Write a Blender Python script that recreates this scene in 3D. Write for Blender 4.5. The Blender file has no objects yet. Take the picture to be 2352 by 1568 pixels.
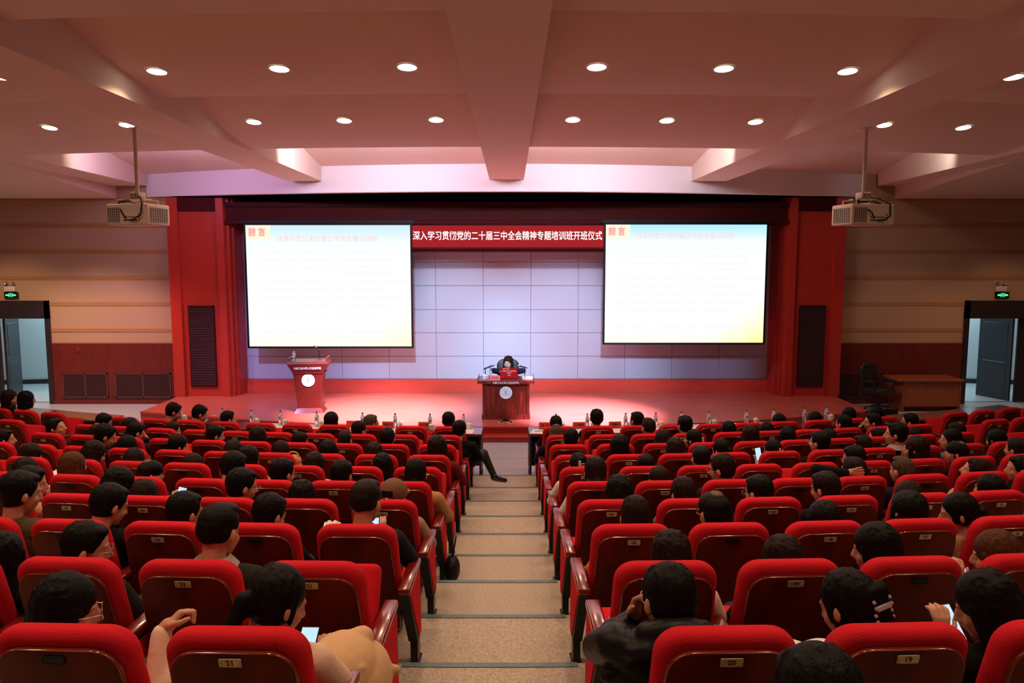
import bpy, bmesh, math, random
from math import sin, cos, pi, sqrt, atan2, radians as R_
from mathutils import Vector, Matrix, Euler
random.seed(7)
S = bpy.context.scene
COL = S.collection

# ---------------------------------------------------------------- camera, world, exposure
CZ = 3.42
cd = bpy.data.cameras.new('camera'); cam = bpy.data.objects.new('camera', cd); COL.objects.link(cam)
cd.sensor_width = 36; cd.lens = 36 * 1758 / 2352; cd.clip_end = 200; cd.clip_start = .05
cam.location = (0, 0, CZ); cam.rotation_euler = (R_(90) - math.atan((784 - 598) / 1758), 0, R_(-.098))
S.camera = cam
S.view_settings.view_transform = 'Standard'; S.view_settings.look = 'None'
S.view_settings.gamma = 1; S.view_settings.exposure = 0.0; S.view_settings.use_curve_mapping = False
W = bpy.data.worlds.new('world'); S.world = W; W.use_nodes = True
W.node_tree.nodes['Background'].inputs[0].default_value = (.02, .018, .02, 1)
W.node_tree.nodes['Background'].inputs[1].default_value = .3

def add_light(name, kind, loc, target, power, color, size=.3, sizey=None, spot=60, blend=.5, spread=None):
    d = bpy.data.lights.new(name, kind); d.energy = power; d.color = color
    if kind == 'AREA':
        d.shape = 'RECTANGLE' if sizey else 'DISK'; d.size = size
        if sizey: d.size_y = sizey
        if spread: d.spread = R_(spread)
    elif kind == 'SPOT':
        d.spot_size = R_(spot); d.spot_blend = blend; d.shadow_soft_size = size
    else: d.shadow_soft_size = size
    o = bpy.data.objects.new(name, d); COL.objects.link(o); o.location = loc
    v = Vector(target) - Vector(loc); o.rotation_euler = v.to_track_quat('-Z', 'Y').to_euler()
    return o
# stage wash lights standing in the ceiling recess in front of the stage (cool violet, white, pink)
STAGE = [  # x, y, z, target, power, colour, spot angle, blend
    (-5.6, 9.95, 5.45, (-5.2, 18.4, .5), 1700, (.52, .46, 1.0), 34, .8),
    (-2.6, 13.4, 5.35, (-2.8, 15.9, .22), 12500, (.86, .76, 1.0), 44, 1.0),
    (-1.6, 9.5, 5.45, (-1.6, 18.4, .5), 2600, (.50, .76, 1.0), 36, .8),
    (1.5, 9.5, 5.45, (1.2, 18.4, .5), 2700, (.50, .74, 1.0), 36, .8),
    (2.7, 13.4, 5.35, (1.6, 15.8, .22), 16000, (.88, .68, 1.0), 36, 1.0),
    (3.6, 9.7, 5.45, (4.2, 18.4, .8), 750, (.50, .62, 1.0), 23, .9),
]
for i, (x, y, z, t, pw, c, a, b) in enumerate(STAGE):
    add_light('stage_wash_light', 'SPOT', (x, y, z), t, pw, c, .12, spot=a, blend=b)
# added spots, unseen behind the ceiling step, to brighten the lower front walls
for x, y, tx, pw, c in ((-9.6, 15.4, -9.7, 720, (1, .66, .56)), (-11.6, 15.7, -11.7, 360, (1, .68, .40)), (-8.2, 15.0, -8.6, 340, (1, .45, .58)), (9.4, 15.4, 9.5, 130, (1, .62, .36)), (11.6, 15.7, 11.7, 130, (1, .62, .36))):
    add_light('added_wall_wash_light', 'SPOT', (x, y, 5.0), (tx, y + 1.5, 0), pw, c, .08, spot=88, blend=.6)
# cove wash: lamps hidden behind the last ceiling step, lighting header and beam faces
COVE = [(-6.6, 14.6, 5.42, 1.9, 45, (.80, .50, 1.0)), (-2.3, 13.9, 5.55, 2.4, 110, (.88, .78, 1.0)), (1.7, 13.9, 5.55, 2.4, 105, (.90, .84, 1.0))]
for x, y, z, sx, pw, c in COVE:
    add_light('cove_wash_light', 'AREA', (x, y, z), (x, y + 1.0, z - .28), pw, c, sx, .25)
for x, y, tx in ((-7.4, 14.5, -8.3), (-3.55, 13.7, -4.1), (3.4, 13.7, 4.0), (7.6, 14.5, 8.3)):
    add_light('cove_side_light', 'SPOT', (x, y, 5.5), (tx, y + .75, 5.33), 34, (1.0, .90, .86), .06, spot=110, blend=.8)
# corridor daylight behind both doors
add_light('corridor_light', 'AREA', (-11.4, 20.6, 3.2), (-11.4, 20.6, 0), 90, (.55, .84, .96), 3, 1.2)
add_light('corridor_light', 'AREA', (11.4, 20.6, 3.2), (11.4, 20.6, 0), 90, (.58, .84, .98), 3, 1.2)
WARM = (1.0, .66, .42)
DOWN_POWER = 17.0

# ---------------------------------------------------------------- materials
def lin(c):
    c /= 255.
    return c / 12.92 if c <= .04045 else ((c + .055) / 1.055) ** 2.4
def rgb(r, g, b): return (lin(r), lin(g), lin(b), 1)
MATS = {}
def mat(name, col, rough=.6, bump=0, bscale=60, noise=0, nscale=8, coat=0, spec=.5, metal=0, emit=None, estr=1, trans=0, stretch=None, sheen=0, col2=None):
    if name in MATS: return MATS[name]
    m = bpy.data.materials.new(name); m.use_nodes = True; MATS[name] = m
    nt = m.node_tree; b = nt.nodes['Principled BSDF']
    b.inputs['Base Color'].default_value = col; b.inputs['Roughness'].default_value = rough
    b.inputs['Metallic'].default_value = metal; b.inputs['Coat Weight'].default_value = coat
    b.inputs['Coat Roughness'].default_value = .12
    b.inputs['Specular IOR Level'].default_value = spec; b.inputs['Transmission Weight'].default_value = trans
    if sheen: b.inputs['Sheen Weight'].default_value = sheen
    if emit: b.inputs['Emission Color'].default_value = emit; b.inputs['Emission Strength'].default_value = estr
    tc = mp = None
    def coords():
        nonlocal tc, mp
        if tc is None:
            tc = nt.nodes.new('ShaderNodeTexCoord'); mp = nt.nodes.new('ShaderNodeMapping')
            nt.links.new(tc.outputs['Object'], mp.inputs['Vector'])
            if stretch: mp.inputs['Scale'].default_value = stretch
        return mp.outputs['Vector']
    if noise or col2:
        n = nt.nodes.new('ShaderNodeTexNoise'); n.inputs['Scale'].default_value = nscale; n.inputs['Detail'].default_value = 5
        nt.links.new(coords(), n.inputs['Vector'])
        r = nt.nodes.new('ShaderNodeValToRGB'); r.color_ramp.elements[0].position = .35; r.color_ramp.elements[1].position = .65
        c2 = col2 or tuple(min(1, v * (1 + noise)) for v in col[:3]) + (1,)
        c1 = col if col2 else tuple(v * (1 - noise) for v in col[:3]) + (1,)
        r.color_ramp.elements[0].color = c1; r.color_ramp.elements[1].color = c2
        nt.links.new(n.outputs['Fac'], r.inputs['Fac']); nt.links.new(r.outputs['Color'], b.inputs['Base Color'])
    if bump:
        n = nt.nodes.new('ShaderNodeTexNoise'); n.inputs['Scale'].default_value = bscale; n.inputs['Detail'].default_value = 3
        nt.links.new(coords(), n.inputs['Vector'])
        bp = nt.nodes.new('ShaderNodeBump'); bp.inputs['Strength'].default_value = bump; bp.inputs['Distance'].default_value = .01
        nt.links.new(n.outputs['Fac'], bp.inputs['Height']); nt.links.new(bp.outputs['Normal'], b.inputs['Normal'])
    return m
def emis(name, col, s):
    if name in MATS: return MATS[name]
    m = bpy.data.materials.new(name); m.use_nodes = True; MATS[name] = m; nt = m.node_tree; nt.nodes.clear()
    e = nt.nodes.new('ShaderNodeEmission'); o = nt.nodes.new('ShaderNodeOutputMaterial')
    e.inputs[0].default_value = col; e.inputs[1].default_value = s; nt.links.new(e.outputs[0], o.inputs[0]); return m

def weave_mat(name, col):
    m = mat(name, col, .9, spec=.08)
    nt = m.node_tree; b = nt.nodes['Principled BSDF']
    tc = nt.nodes.new('ShaderNodeTexCoord'); v = nt.nodes.new('ShaderNodeTexVoronoi'); v.inputs['Scale'].default_value = 190
    nt.links.new(tc.outputs['Object'], v.inputs['Vector'])
    bp = nt.nodes.new('ShaderNodeBump'); bp.inputs['Strength'].default_value = .35; bp.inputs['Distance'].default_value = .004
    nt.links.new(v.outputs['Distance'], bp.inputs['Height']); nt.links.new(bp.outputs['Normal'], b.inputs['Normal'])
    return m
M_PLASTER = mat('ceiling_plaster', (.66, .53, .44, 1), .85, bump=.05, bscale=300)  # warm tint in the plaster colour stands for light bounced off red seats
M_HEADER = mat('header_plaster', (.78, .72, .74, 1), .8, bump=.05, bscale=300)
M_FABRIC = weave_mat('red_fabric', (.56, .014, .024, 1))
M_WOOD = mat('seat_wood', (.105, .0085, .002, 1), .30, spec=.12, noise=.35, nscale=6, coat=.05, stretch=(1, 1, .25))
M_ARMWOOD = mat('armrest_wood', (.17, .010, .006, 1), .2, noise=.2, nscale=10, coat=.5)
M_BLACK = mat('black_plastic', (.006, .006, .007, 1), .5, spec=.25)
M_BLACKMETAL = mat('black_metal', (.012, .012, .013, 1), .4, metal=.3)
M_EDGE_GLINT = mat('seat_wood_edge_glint', (.16, .02, .006, 1), .15, coat=1)  # brighter edge colour paints the highlight along the panel rim; coat adds gloss
M_BRASS = mat('brass_plate', (.55, .42, .24, 1), .35, metal=.3, noise=.2, nscale=60)
M_DIGIT = mat('plate_digit', (.03, .02, .015, 1), .6)
def floor_mat():
    m = mat('speckled_vinyl', (.33, .26, .19, 1), .55)
    nt = m.node_tree; b = nt.nodes['Principled BSDF']
    tc = nt.nodes.new('ShaderNodeTexCoord'); n = nt.nodes.new('ShaderNodeTexNoise'); n.inputs['Scale'].default_value = 75; n.inputs['Detail'].default_value = 8; n.inputs['Roughness'].default_value = .8
    nt.links.new(tc.outputs['Object'], n.inputs['Vector'])
    r = nt.nodes.new('ShaderNodeValToRGB'); e = r.color_ramp.elements
    e[0].position = .38; e[0].color = (.22, .17, .12, 1); e[1].position = .62; e[1].color = (.50, .42, .33, 1)
    nt.links.new(n.outputs['Fac'], r.inputs['Fac']); nt.links.new(r.outputs['Color'], b.inputs['Base Color']); return m
M_FLOOR = floor_mat()
M_FRONTFLOOR = mat('grey_vinyl', (.42, .41, .42, 1), .35, noise=.06, nscale=60)
M_NOSE = mat('teal_nosing', (.10, .16, .17, 1), .5, noise=.15, nscale=30)
M_STAGE = mat('stage_planks', (.50, .10, .062, 1), .36, noise=.22, nscale=9, stretch=(.12, 3.2, 1), coat=.15)
M_REDWOOD = mat('red_veneer', (.42, .028, .014, 1), .38, noise=.10, nscale=14, stretch=(4, 4, .3), coat=.15)
M_REDBAND = mat('red_band', (.62, .055, .03, 1), .45, noise=.08, nscale=10, stretch=(.3, 1, 4))
M_DARKRED = mat('dark_red_veneer', (.055, .004, .004, 1), .6, spec=.12, noise=.15, nscale=10, stretch=(.3, 1, 3))
M_WAINSCOT = mat('wainscot', (.13, .014, .010, 1), .4, noise=.15, nscale=10, stretch=(3, 3, .3))
M_WALLPAN = mat('beige_panel', (.42, .265, .165, 1), .42, bump=.04, bscale=200)
M_WALLSTRIP = mat('ochre_strip', (.38, .17, .065, 1), .5)
M_PANEL = mat('backdrop_panel', (.42, .49, .62, 1), .5, bump=.03, bscale=400)
M_GROOVE = mat('backdrop_groove', (.30, .29, .36, 1), .7)
M_DARKDOOR = mat('dark_door', (.022, .016, .018, 1), .4, noise=.2, nscale=6, stretch=(4, 4, .3))
M_GRILLE = mat('grille_slats', (.10, .035, .035, 1), .35)
M_VOID = mat('recess_black', (.006, .005, .006, 1), .8)
M_CORR = mat('corridor_wall', (.62, .66, .68, 1), .7)
M_CORRFLOOR = mat('corridor_floor', (.5, .54, .55, 1), .25)
M_TABLE = mat('table_wood', (.16, .018, .010, 1), .25, noise=.25, nscale=7, stretch=(.4, 2, 1), coat=.5)
M_DESK = mat('desk_veneer', (.17, .016, .008, 1), .35, noise=.45, nscale=7, stretch=(3.0, 3.0, .35), coat=.2)
M_PODIUM = mat('podium_wood', (.115, .010, .006, 1), .4, spec=.3, noise=.12, nscale=9, coat=.08)
M_DARKTABLE = mat('dark_table_panel', (.012, .008, .007, 1), .5)
M_WHITE = mat('white_ceramic', (.90, .88, .85, 1), .2, coat=.4)
M_PAPER = mat('white_paper', (.82, .80, .78, 1), .7)
M_CARD = mat('red_card', (.72, .04, .03, 1), .5)
M_INK = mat('black_ink', (.012, .012, .012, 1), .6)
M_GOLDINK = mat('faded_ink', (.16, .03, .015, 1), .6)
M_CHROME = mat('chrome', (.7, .7, .72, 1), .2, metal=1)
M_PET = mat('clear_plastic', (.93, .94, .98, 1), .06, trans=.85)
M_CAPBLUE = mat('blue_cap', (.012, .03, .30, 1), .35)
M_LABEL = mat('bottle_label', (.72, .72, .80, 1), .4)
M_LABELBLUE = mat('label_blue', (.03, .05, .30, 1), .4)
M_CREAMPL = mat('cream_plastic', (.62, .52, .44, 1), .4)
M_TRIMW = mat('white_metal_trim', (.62, .52, .46, 1), .4)
M_LETTER = mat('silver_letter', (.75, .75, .8, 1), .3, metal=.2)
M_EMBLEM = mat('emblem_white', (.82, .82, .86, 1), .4)
M_EMBLEMBLUE = mat('emblem_blue', (.10, .12, .42, 1), .4)
M_GREENMARK = emis('exit_green', (.10, 1.0, .38, 1), 1.6)
M_LAMP = emis('lamp_glow', (1, .90, .74, 1), 14)
M_SKIN = mat('skin', (.50, .225, .135, 1), .5, noise=.06, nscale=30)
M_PALE = mat('pale_skin', (.66, .38, .30, 1), .5, noise=.05, nscale=30)

# ---------------------------------------------------------------- mesh helpers
def T(v): return Matrix.Translation(Vector(v))
def bx(bm, x0, x1, y0, y1, z0, z1, bev=0, seg=2, M=None, mi=0):
    r = bmesh.ops.create_cube(bm, size=1)
    vs = r['verts']
    for v in vs: v.co = Vector((x0 + (v.co.x + .5) * (x1 - x0), y0 + (v.co.y + .5) * (y1 - y0), z0 + (v.co.z + .5) * (z1 - z0)))
    fs = list({f for v in vs for f in v.link_faces})
    if bev:
        es = list({e for v in vs for e in v.link_edges})
        q = bmesh.ops.bevel(bm, geom=es, offset=bev, segments=seg, affect='EDGES', profile=.5)
        fs = q['faces'] + [f for f in fs if f.is_valid]; vs = list({v for f in fs for v in f.verts})
    for f in fs: f.material_index = mi
    if M is not None:
        for v in vs: v.co = M @ v.co
    return vs
def cyl(bm, p0, p1, r0, r1=None, n=12, mi=0):
    r1 = r0 if r1 is None else r1; p0 = Vector(p0); p1 = Vector(p1); d = p1 - p0
    q = bmesh.ops.create_cone(bm, cap_ends=True, segments=n, radius1=r0, radius2=r1, depth=d.length)
    M = T((p0 + p1) / 2) @ d.to_track_quat('Z', 'Y').to_matrix().to_4x4()
    for v in q['verts']: v.co = M @ v.co
    for f in {f for v in q['verts'] for f in v.link_faces}: f.material_index = mi
    return q['verts']
def ell(bm, c, r, rot=(0, 0, 0), sub=3, mi=0):
    q = bmesh.ops.create_icosphere(bm, subdivisions=sub, radius=1)
    M = T(c) @ Euler([R_(a) for a in rot]).to_matrix().to_4x4() @ Matrix.Diagonal((r[0], r[1], r[2], 1))
    for v in q['verts']: v.co = M @ v.co
    for f in {f for v in q['verts'] for f in v.link_faces}: f.material_index = mi
def prism(bm, pts, a0, a1, axis='y', mi=0, bev=0, seg=3):
    """outline pts (2D) extruded along axis; 'y': pts=(x,z) ; 'x': pts=(y,z) ; 'z': pts=(x,y)"""
    def P(p, a): return {'y': (p[0], a, p[1]), 'x': (a, p[0], p[1]), 'z': (p[0], p[1], a)}[axis]
    A = [bm.verts.new(P(p, a0)) for p in pts]; B = [bm.verts.new(P(p, a1)) for p in pts]
    fa = bm.faces.new(A); fb = bm.faces.new(B[::-1]); fs = [fa, fb]
    n = len(pts)
    for i in range(n): fs.append(bm.faces.new((A[i], B[i], B[(i + 1) % n], A[(i + 1) % n])))
    for f in fs: f.material_index = mi
    bmesh.ops.recalc_face_normals(bm, faces=fs)
    if bev:
        es = list(fa.edges) + list(fb.edges)
        bmesh.ops.bevel(bm, geom=es, offset=bev, segments=seg, affect='EDGES', profile=.5)
def lathe(bm, prof, n=20, c=(0, 0, 0), mi=0, caps=True):
    rings = []
    for r, z in prof:
        rings.append([bm.verts.new((c[0] + max(r, 1e-4) * cos(2 * pi * i / n), c[1] + max(r, 1e-4) * sin(2 * pi * i / n), c[2] + z)) for i in range(n)])
    for a, b in zip(rings, rings[1:]):
        for i in range(n): bm.faces.new((a[i], a[(i + 1) % n], b[(i + 1) % n], b[i])).material_index = mi
    if caps: bm.faces.new(rings[0][::-1]).material_index = mi; bm.faces.new(rings[-1]).material_index = mi
def tube(bm, pts, r, n=8, mi=0):
    for a, b in zip(pts, pts[1:]): cyl(bm, a, b, r, r, n, mi)
    for p in pts[1:-1]: ell(bm, p, (r, r, r), sub=1, mi=mi)
def rrect(w0, w1, z0, z1, r, n=6, rb=.02):
    """rounded rectangle: w0 half width at bottom, w1 at top"""
    pts = []
    for cx, cz, a0, rr in ((w0 - rb, z0 + rb, -90, rb), (w1 - r, z1 - r, 0, r), (-w1 + r, z1 - r, 90, r), (-w0 + rb, z0 + rb, 180, rb)):
        for i in range(n + 1):
            a = R_(a0 + 90 * i / n); pts.append((cx + rr * cos(a), cz + rr * sin(a)))
    return pts
def tomesh(bm, name, mats, smooth=True, angle=40):
    me = bpy.data.meshes.new(name); bm.to_mesh(me); bm.free()
    for m in (mats if isinstance(mats, (list, tuple)) else [mats]): me.materials.append(m)
    if smooth:
        me.shade_smooth()
        try: me.set_sharp_from_angle(angle=R_(angle))
        except Exception: pass
    return me
def ob(name, me, parent=None, M=None):
    o = bpy.data.objects.new(name, me); COL.objects.link(o)
    if parent is not None: o.parent = parent
    if M is not None: o.matrix_local = M
    return o
def tag(o, label=None, cat=None, group=None, kind=None):
    if label: o['label'] = label
    if cat: o['category'] = cat
    if group: o['group'] = group
    if kind: o['kind'] = kind
    return o
def empty(name, M, label, cat, group=None):
    o = bpy.data.objects.new(name, None); COL.objects.link(o); o.empty_display_size = .1; o.matrix_world = M
    return tag(o, label, cat, group)
def struct(name, bm, mats, smooth=False, parent=None):
    o = ob(name, tomesh(bm, name, mats, smooth), parent)
    if parent is None: o['kind'] = 'structure'
    return o
NB = bmesh.new
TXT = {}
def text_mesh(body, size, depth, m, bold=0, width=None, res=2, align='CENTER'):
    key = (body, size, depth, m.name, bold, width)
    if key in TXT: return TXT[key]
    cu = bpy.data.curves.new('lettering', 'FONT'); cu.body = body; cu.size = size; cu.extrude = depth; cu.resolution_u = res
    cu.align_x = align; cu.align_y = 'CENTER'; cu.offset = bold
    o = bpy.data.objects.new('lettering', cu); COL.objects.link(o); dg = bpy.context.evaluated_depsgraph_get()
    me = bpy.data.meshes.new_from_object(o.evaluated_get(dg)); bpy.data.objects.remove(o)
    if width and len(me.vertices):
        xs = [v.co.x for v in me.vertices]; w = max(xs) - min(xs); mid = (max(xs) + min(xs)) / 2
        for v in me.vertices: v.co.x = (v.co.x - mid) * width / w
    me.materials.clear(); me.materials.append(m); me.name = 'lettering'
    # lies in XY facing +Z; turn to face -Y (towards the audience)
    me.transform(Matrix.Rotation(R_(90), 4, 'X')); TXT[key] = me
    return me
def remesh(bm, vox, smooth, name, mats, sfac=.5):
    me = bpy.data.meshes.new('tmp'); bm.to_mesh(me); bm.free()
    o = bpy.data.objects.new('tmp', me); COL.objects.link(o)
    r = o.modifiers.new('r', 'REMESH'); r.mode = 'VOXEL'; r.voxel_size = vox; r.use_smooth_shade = True
    if smooth: s = o.modifiers.new('s', 'SMOOTH'); s.factor = sfac; s.iterations = smooth
    dg = bpy.context.evaluated_depsgraph_get()
    out = bpy.data.meshes.new_from_object(o.evaluated_get(dg)); out.name = name
    bpy.data.objects.remove(o); bpy.data.meshes.remove(me)
    out.materials.clear()
    for m in (mats if isinstance(mats, (list, tuple)) else [mats]): out.materials.append(m)
    out.shade_smooth()
    return out

# ---------------------------------------------------------------- the hall's plan: concentric rows round a centre beyond the stage
CX, YC, P = -.1, 35.226, .56
HT = [1.160, 1.321, 1.482, 1.637, 1.784, 1.919, 2.045, 2.160, 2.262, 2.352]
def rowR(k): return YC - (2.256 + .934 * k)
def rowZ(k): return CZ - (HT[k] + .97) if k >= 0 else 1.29 - .165 * k
def polar(r, th, z): return (CX + r * sin(th), YC - r * cos(th), z)
def seatM(k, side, j):
    arc = .789 + P * j if side > 0 else -(.774 + P * j)
    th = arc / rowR(k)
    return T(polar(rowR(k), th, rowZ(k))) @ Matrix.Rotation(th, 4, 'Z')
def arcY(r, x): return YC - sqrt(r * r - (x - CX) ** 2)
ORD = ['first', 'second', 'third', 'fourth', 'fifth', 'sixth', 'seventh', 'eighth', 'ninth', 'tenth', 'eleventh', 'twelfth', 'thirteenth', 'fourteenth']

# ================================================================= SETTING
XS = [-14 + .5 * i for i in range(57)]
bm = NB()
edges = [(k, YC - (2.256 + .934 * (k + 1)) - .035) for k in range(-3, 10)]
prev = YC + 7.5
def ring(bm, r_out, r_in, z, mi=0):
    A = [bm.verts.new((x, arcY(r_out, x), z)) for x in XS]; B = [bm.verts.new((x, arcY(r_in, x), z)) for x in XS]
    for i in range(len(XS) - 1): bm.faces.new((A[i], A[i + 1], B[i + 1], B[i])).material_index = mi
def riser(bm, r, z0, z1, mi=0):
    A = [bm.verts.new((x, arcY(r, x), z0)) for x in XS]; B = [bm.verts.new((x, arcY(r, x), z1)) for x in XS]
    for i in range(len(XS) - 1): bm.faces.new((A[i], B[i], B[i + 1], A[i + 1])).material_index = mi
for k, r in edges:
    z = rowZ(k); ring(bm, prev, r, z); zn = rowZ(k + 1) if k < 9 else 0
    riser(bm, r, z, zn); prev = r
struct('floor', bm, M_FLOOR)
bm = NB()
A = [bm.verts.new((x, arcY(prev, x), 0)) for x in XS]; B = [bm.verts.new((x, 18.15, 0)) for x in XS]
for i in range(len(XS) - 1): bm.faces.new((A[i], A[i + 1], B[i + 1], B[i]))
o = struct('floor_front', bm, M_FRONTFLOOR)
for i, (k, r) in enumerate(edges[3:]):   # metal strip on each aisle step edge
    bm = NB(); z = rowZ(k)
    xs = [-.62 + .1 * q for q in range(11)]
    for q in range(10):
        x0, x1 = xs[q] , xs[q + 1]
        ya, yb = arcY(r, x0), arcY(r, x1)
        vs = [bm.verts.new(c) for c in ((x0, ya - .045, z + .004), (x1, yb - .045, z + .004), (x1, yb + .004, z + .004), (x0, ya + .004, z + .004), (x0, ya + .004, z - .02), (x1, yb + .004, z - .02))]
        bm.faces.new((vs[0], vs[1], vs[2], vs[3])); bm.faces.new((vs[3], vs[2], vs[5], vs[4]))
    struct('trim_%d' % (i + 1), bm, M_NOSE)
bm = NB(); bx(bm, -1.3, 1.1, 13.02, 13.032, 0, .003); struct('trim_20', bm, M_GROOVE)

# stage
ST = .22; RS = 20.69
sx = [-7.88 + (15.56 / 40) * i for i in range(41)]
bm = NB()
A = [bm.verts.new((x, arcY(RS, x), ST)) for x in sx]; B = [bm.verts.new((x, 18.6, ST)) for x in sx]; C = [bm.verts.new((x, arcY(RS, x), 0)) for x in sx]
for i in range(40): bm.faces.new((A[i], A[i + 1], B[i + 1], B[i])); bm.faces.new((C[i], C[i + 1], A[i + 1], A[i])).material_index = 1
D0 = bm.verts.new((sx[0], 18.6, 0)); D1 = bm.verts.new((sx[-1], 18.6, 0))
bm.faces.new((D0, C[0], A[0], B[0])).material_index = 1; bm.faces.new((C[-1], D1, B[-1], A[-1])).material_index = 1
struct('floor_stage', bm, [M_STAGE, M_REDWOOD])
bm = NB()
for i in range(40):
    x0, x1 = sx[i], sx[i + 1]; y0, y1 = arcY(RS, x0), arcY(RS, x1)
    v = [bm.verts.new(c) for c in ((x0, y0 - .02, ST + .006), (x1, y1 - .02, ST + .006), (x1, y1 + .04, ST + .006), (x0, y0 + .04, ST + .006), (x0, y0 - .02, ST - .03), (x1, y1 - .02, ST - .03))]
    bm.faces.new((v[0], v[1], v[2], v[3])); bm.faces.new((v[4], v[5], v[1], v[0]))
struct('trim_21', bm, M_REDWOOD)
bm = NB(); bx(bm, -1.3, 1.1, 14.2, 14.6, 0, .1, .004); bx(bm, -1.3, 1.1, 14.18, 14.24, .085, .104, .004)
tag(ob('stage_step', tomesh(bm, 'stage_step', M_REDWOOD)), 'low red wooden step below the stage edge at end of aisle', 'step')

# back wall panels
YB = 18.5
zl = [.543, 1.1, 1.675, 2.236, 2.814, 3.389, 3.96, 4.8]
xl = [-6.6] + [-.663 + 1.1475 * n for n in range(-5, 6)] + [6.6]
bm = NB()
for i in range(len(xl) - 1):
    for j in range(len(zl) - 1):
        bx(bm, xl[i] + .005, xl[i + 1] - .005, YB, YB + .03, zl[j] + .005, zl[j + 1] - .005, .004, 1)
bx(bm, -6.7, 6.7, YB + .02, YB + .3, ST, 5.3, mi=1)
struct('wall_back', bm, [M_PANEL, M_GROOVE])
bm = NB(); bx(bm, -6.62, 6.45, YB - .03, YB + .05, ST, .543, .004); struct('baseboard_back', bm, M_REDBAND)

# side parts of the front wall with strips, wainscot and door openings
def front_wall(side):
    sg = -1 if side == 'left' else 1
    xin, xd0, xd1, xo = (8.0, 10.95, 13.2, 14.0) if sg < 0 else (7.8, 10.8, 13.2, 14.0)
    Yw = 18.15
    def XB(bm, a, b, *r, **k): bx(bm, min(sg * a, sg * b), max(sg * a, sg * b), *r, **k)
    bm = NB()
    zs = [1.468, 1.771, 2.393, 3.011, 3.624, 4.233, 4.848, 5.6]
    XB(bm, xin, xd0, Yw, Yw + .12, 1.46, 2.44); XB(bm, xin, xo, Yw, Yw + .12, 2.44, 5.6); XB(bm, xd1, xo, Yw, Yw + .12, 0, 2.44)
    struct('wall_front_' + side, bm, M_WALLPAN)
    bm = NB()
    for z in zs[1:-1]:
        XB(bm, xin, xd0 - .0 if z < 2.45 else xo, Yw - .012, Yw + .02, z - .045, z + .045, bev=.004, seg=1)
    XB(bm, xin, xd0, Yw - .016, Yw + .02, 1.455, 1.485)
    struct('trim_front_' + side, bm, M_WALLSTRIP)
    bm = NB(); XB(bm, xin, xd0, Yw - .03, Yw + .1, 0, 1.46, bev=.004, seg=1); XB(bm, xin, xd0, Yw - .05, Yw, 0, .1)
    struct('wall_wainscot_' + side, bm, M_WAINSCOT)
    # door surround
    bm = NB()
    XB(bm, xd0 - .02, xd0 + .09, Yw - .06, Yw + .25, 0, 2.476); XB(bm, xd0 - .02, xo, Yw - .06, Yw + .25, 2.051, 2.476); XB(bm, xd1 - .1, xd1, Yw - .06, Yw + .25, 0, 2.1)
    n = 1 if sg < 0 else 2
    struct('trim_door_%d' % n, bm, M_DARKDOOR)
    # door leaves, opened into the corridor
    dr = bpy.data.objects.new('door_%d' % n, None); COL.objects.link(dr); dr['kind'] = 'structure'
    hx = 12.18 if sg < 0 else 12.12
    dr.location = (sg * hx, Yw + .2, 0)
    for ang, w in ((105 if sg < 0 else 73.5, .92),):
        bm = NB(); bx(bm, 0, w, -.025, .025, .02, 2.04, .004, 1)
        for z0, z1 in ((.15, .95), (1.1, 1.9)): bx(bm, .12, w - .12, -.032, .032, z0, z1, .008, 1)
        a = R_(180 - ang) if sg > 0 else R_(ang)
        lf = ob('leaf', tomesh(bm, 'leaf', M_DARKDOOR, False), dr, Matrix.Rotation(a, 4, 'Z'))
        bm = NB(); cyl(bm, (w - .07, -.03, 1.0), (w - .07, -.08, 1.0), .008); cyl(bm, (w - .07, -.075, 1.0), (w - .17, -.075, 1.0), .008); cyl(bm, (w - .07, .03, 1.0), (w - .07, .08, 1.0), .008)
        ob('handle', tomesh(bm, 'handle', M_CHROME), lf)
    bm = NB(); bx(bm, .06 if sg > 0 else -.98, .98 if sg > 0 else -.06, -.08, -.03, .02, 2.04, .004, 1)
    ob('leaf', tomesh(bm, 'leaf', M_DARKDOOR, False), dr)
    bm = NB()
    for z in (.3, 1.15, 1.8): cyl(bm, (0, 0, z), (0, 0, z + .1), .012)
    ob('hinge', tomesh(bm, 'hinge', M_BLACKMETAL), dr)
    # corridor
    bm = NB(); y2 = 22.0
    vs = [(sg * 9.0, 21.9 , 0), (sg * 14.5, 20.9, 0), (sg * 14.5, 20.9, 3.6), (sg * 9.0, 21.9, 3.6)]
    bm.faces.new([bm.verts.new(v) for v in vs])
    XB(bm, 8.6, 9.0, 18.3, 22.4, 0, 3.6); XB(bm, 14.5, 14.9, 18.3, 22.4, 0, 3.6); XB(bm, 8.6, 14.9, 18.2, 22.4, 3.6, 3.7)
    XB(bm, 8.6, xd0, 18.28, 18.4, 0, 3.6)
    struct('wall_corridor_' + side, bm, M_CORR)
    bm = NB(); bm.faces.new([bm.verts.new(c) for c in ((sg * 9, 21.86, 0), (sg * 14.5, 20.86, 0), (sg * 14.5, 20.86, .13), (sg * 9, 21.86, .13))]); struct('baseboard_corridor_' + side, bm, M_DARKDOOR)
    bm = NB(); bm.faces.new([bm.verts.new(c) for c in ((sg * 8.6, 18.15, .004), (sg * 14.9, 18.15, .004), (sg * 14.9, 22.2, .004), (sg * 8.6, 22.2, .004))]); struct('floor_corridor_' + side, bm, M_CORRFLOOR)
    bm = NB(); XB(bm, xd0 + .09, xd1 - .1, 18.3, 18.34, .004, .012); struct('trim_threshold_' + side, bm, M_DARKDOOR)
    # wall grilles in the wainscot
    wh = 'left' if sg < 0 else 'right'
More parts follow.
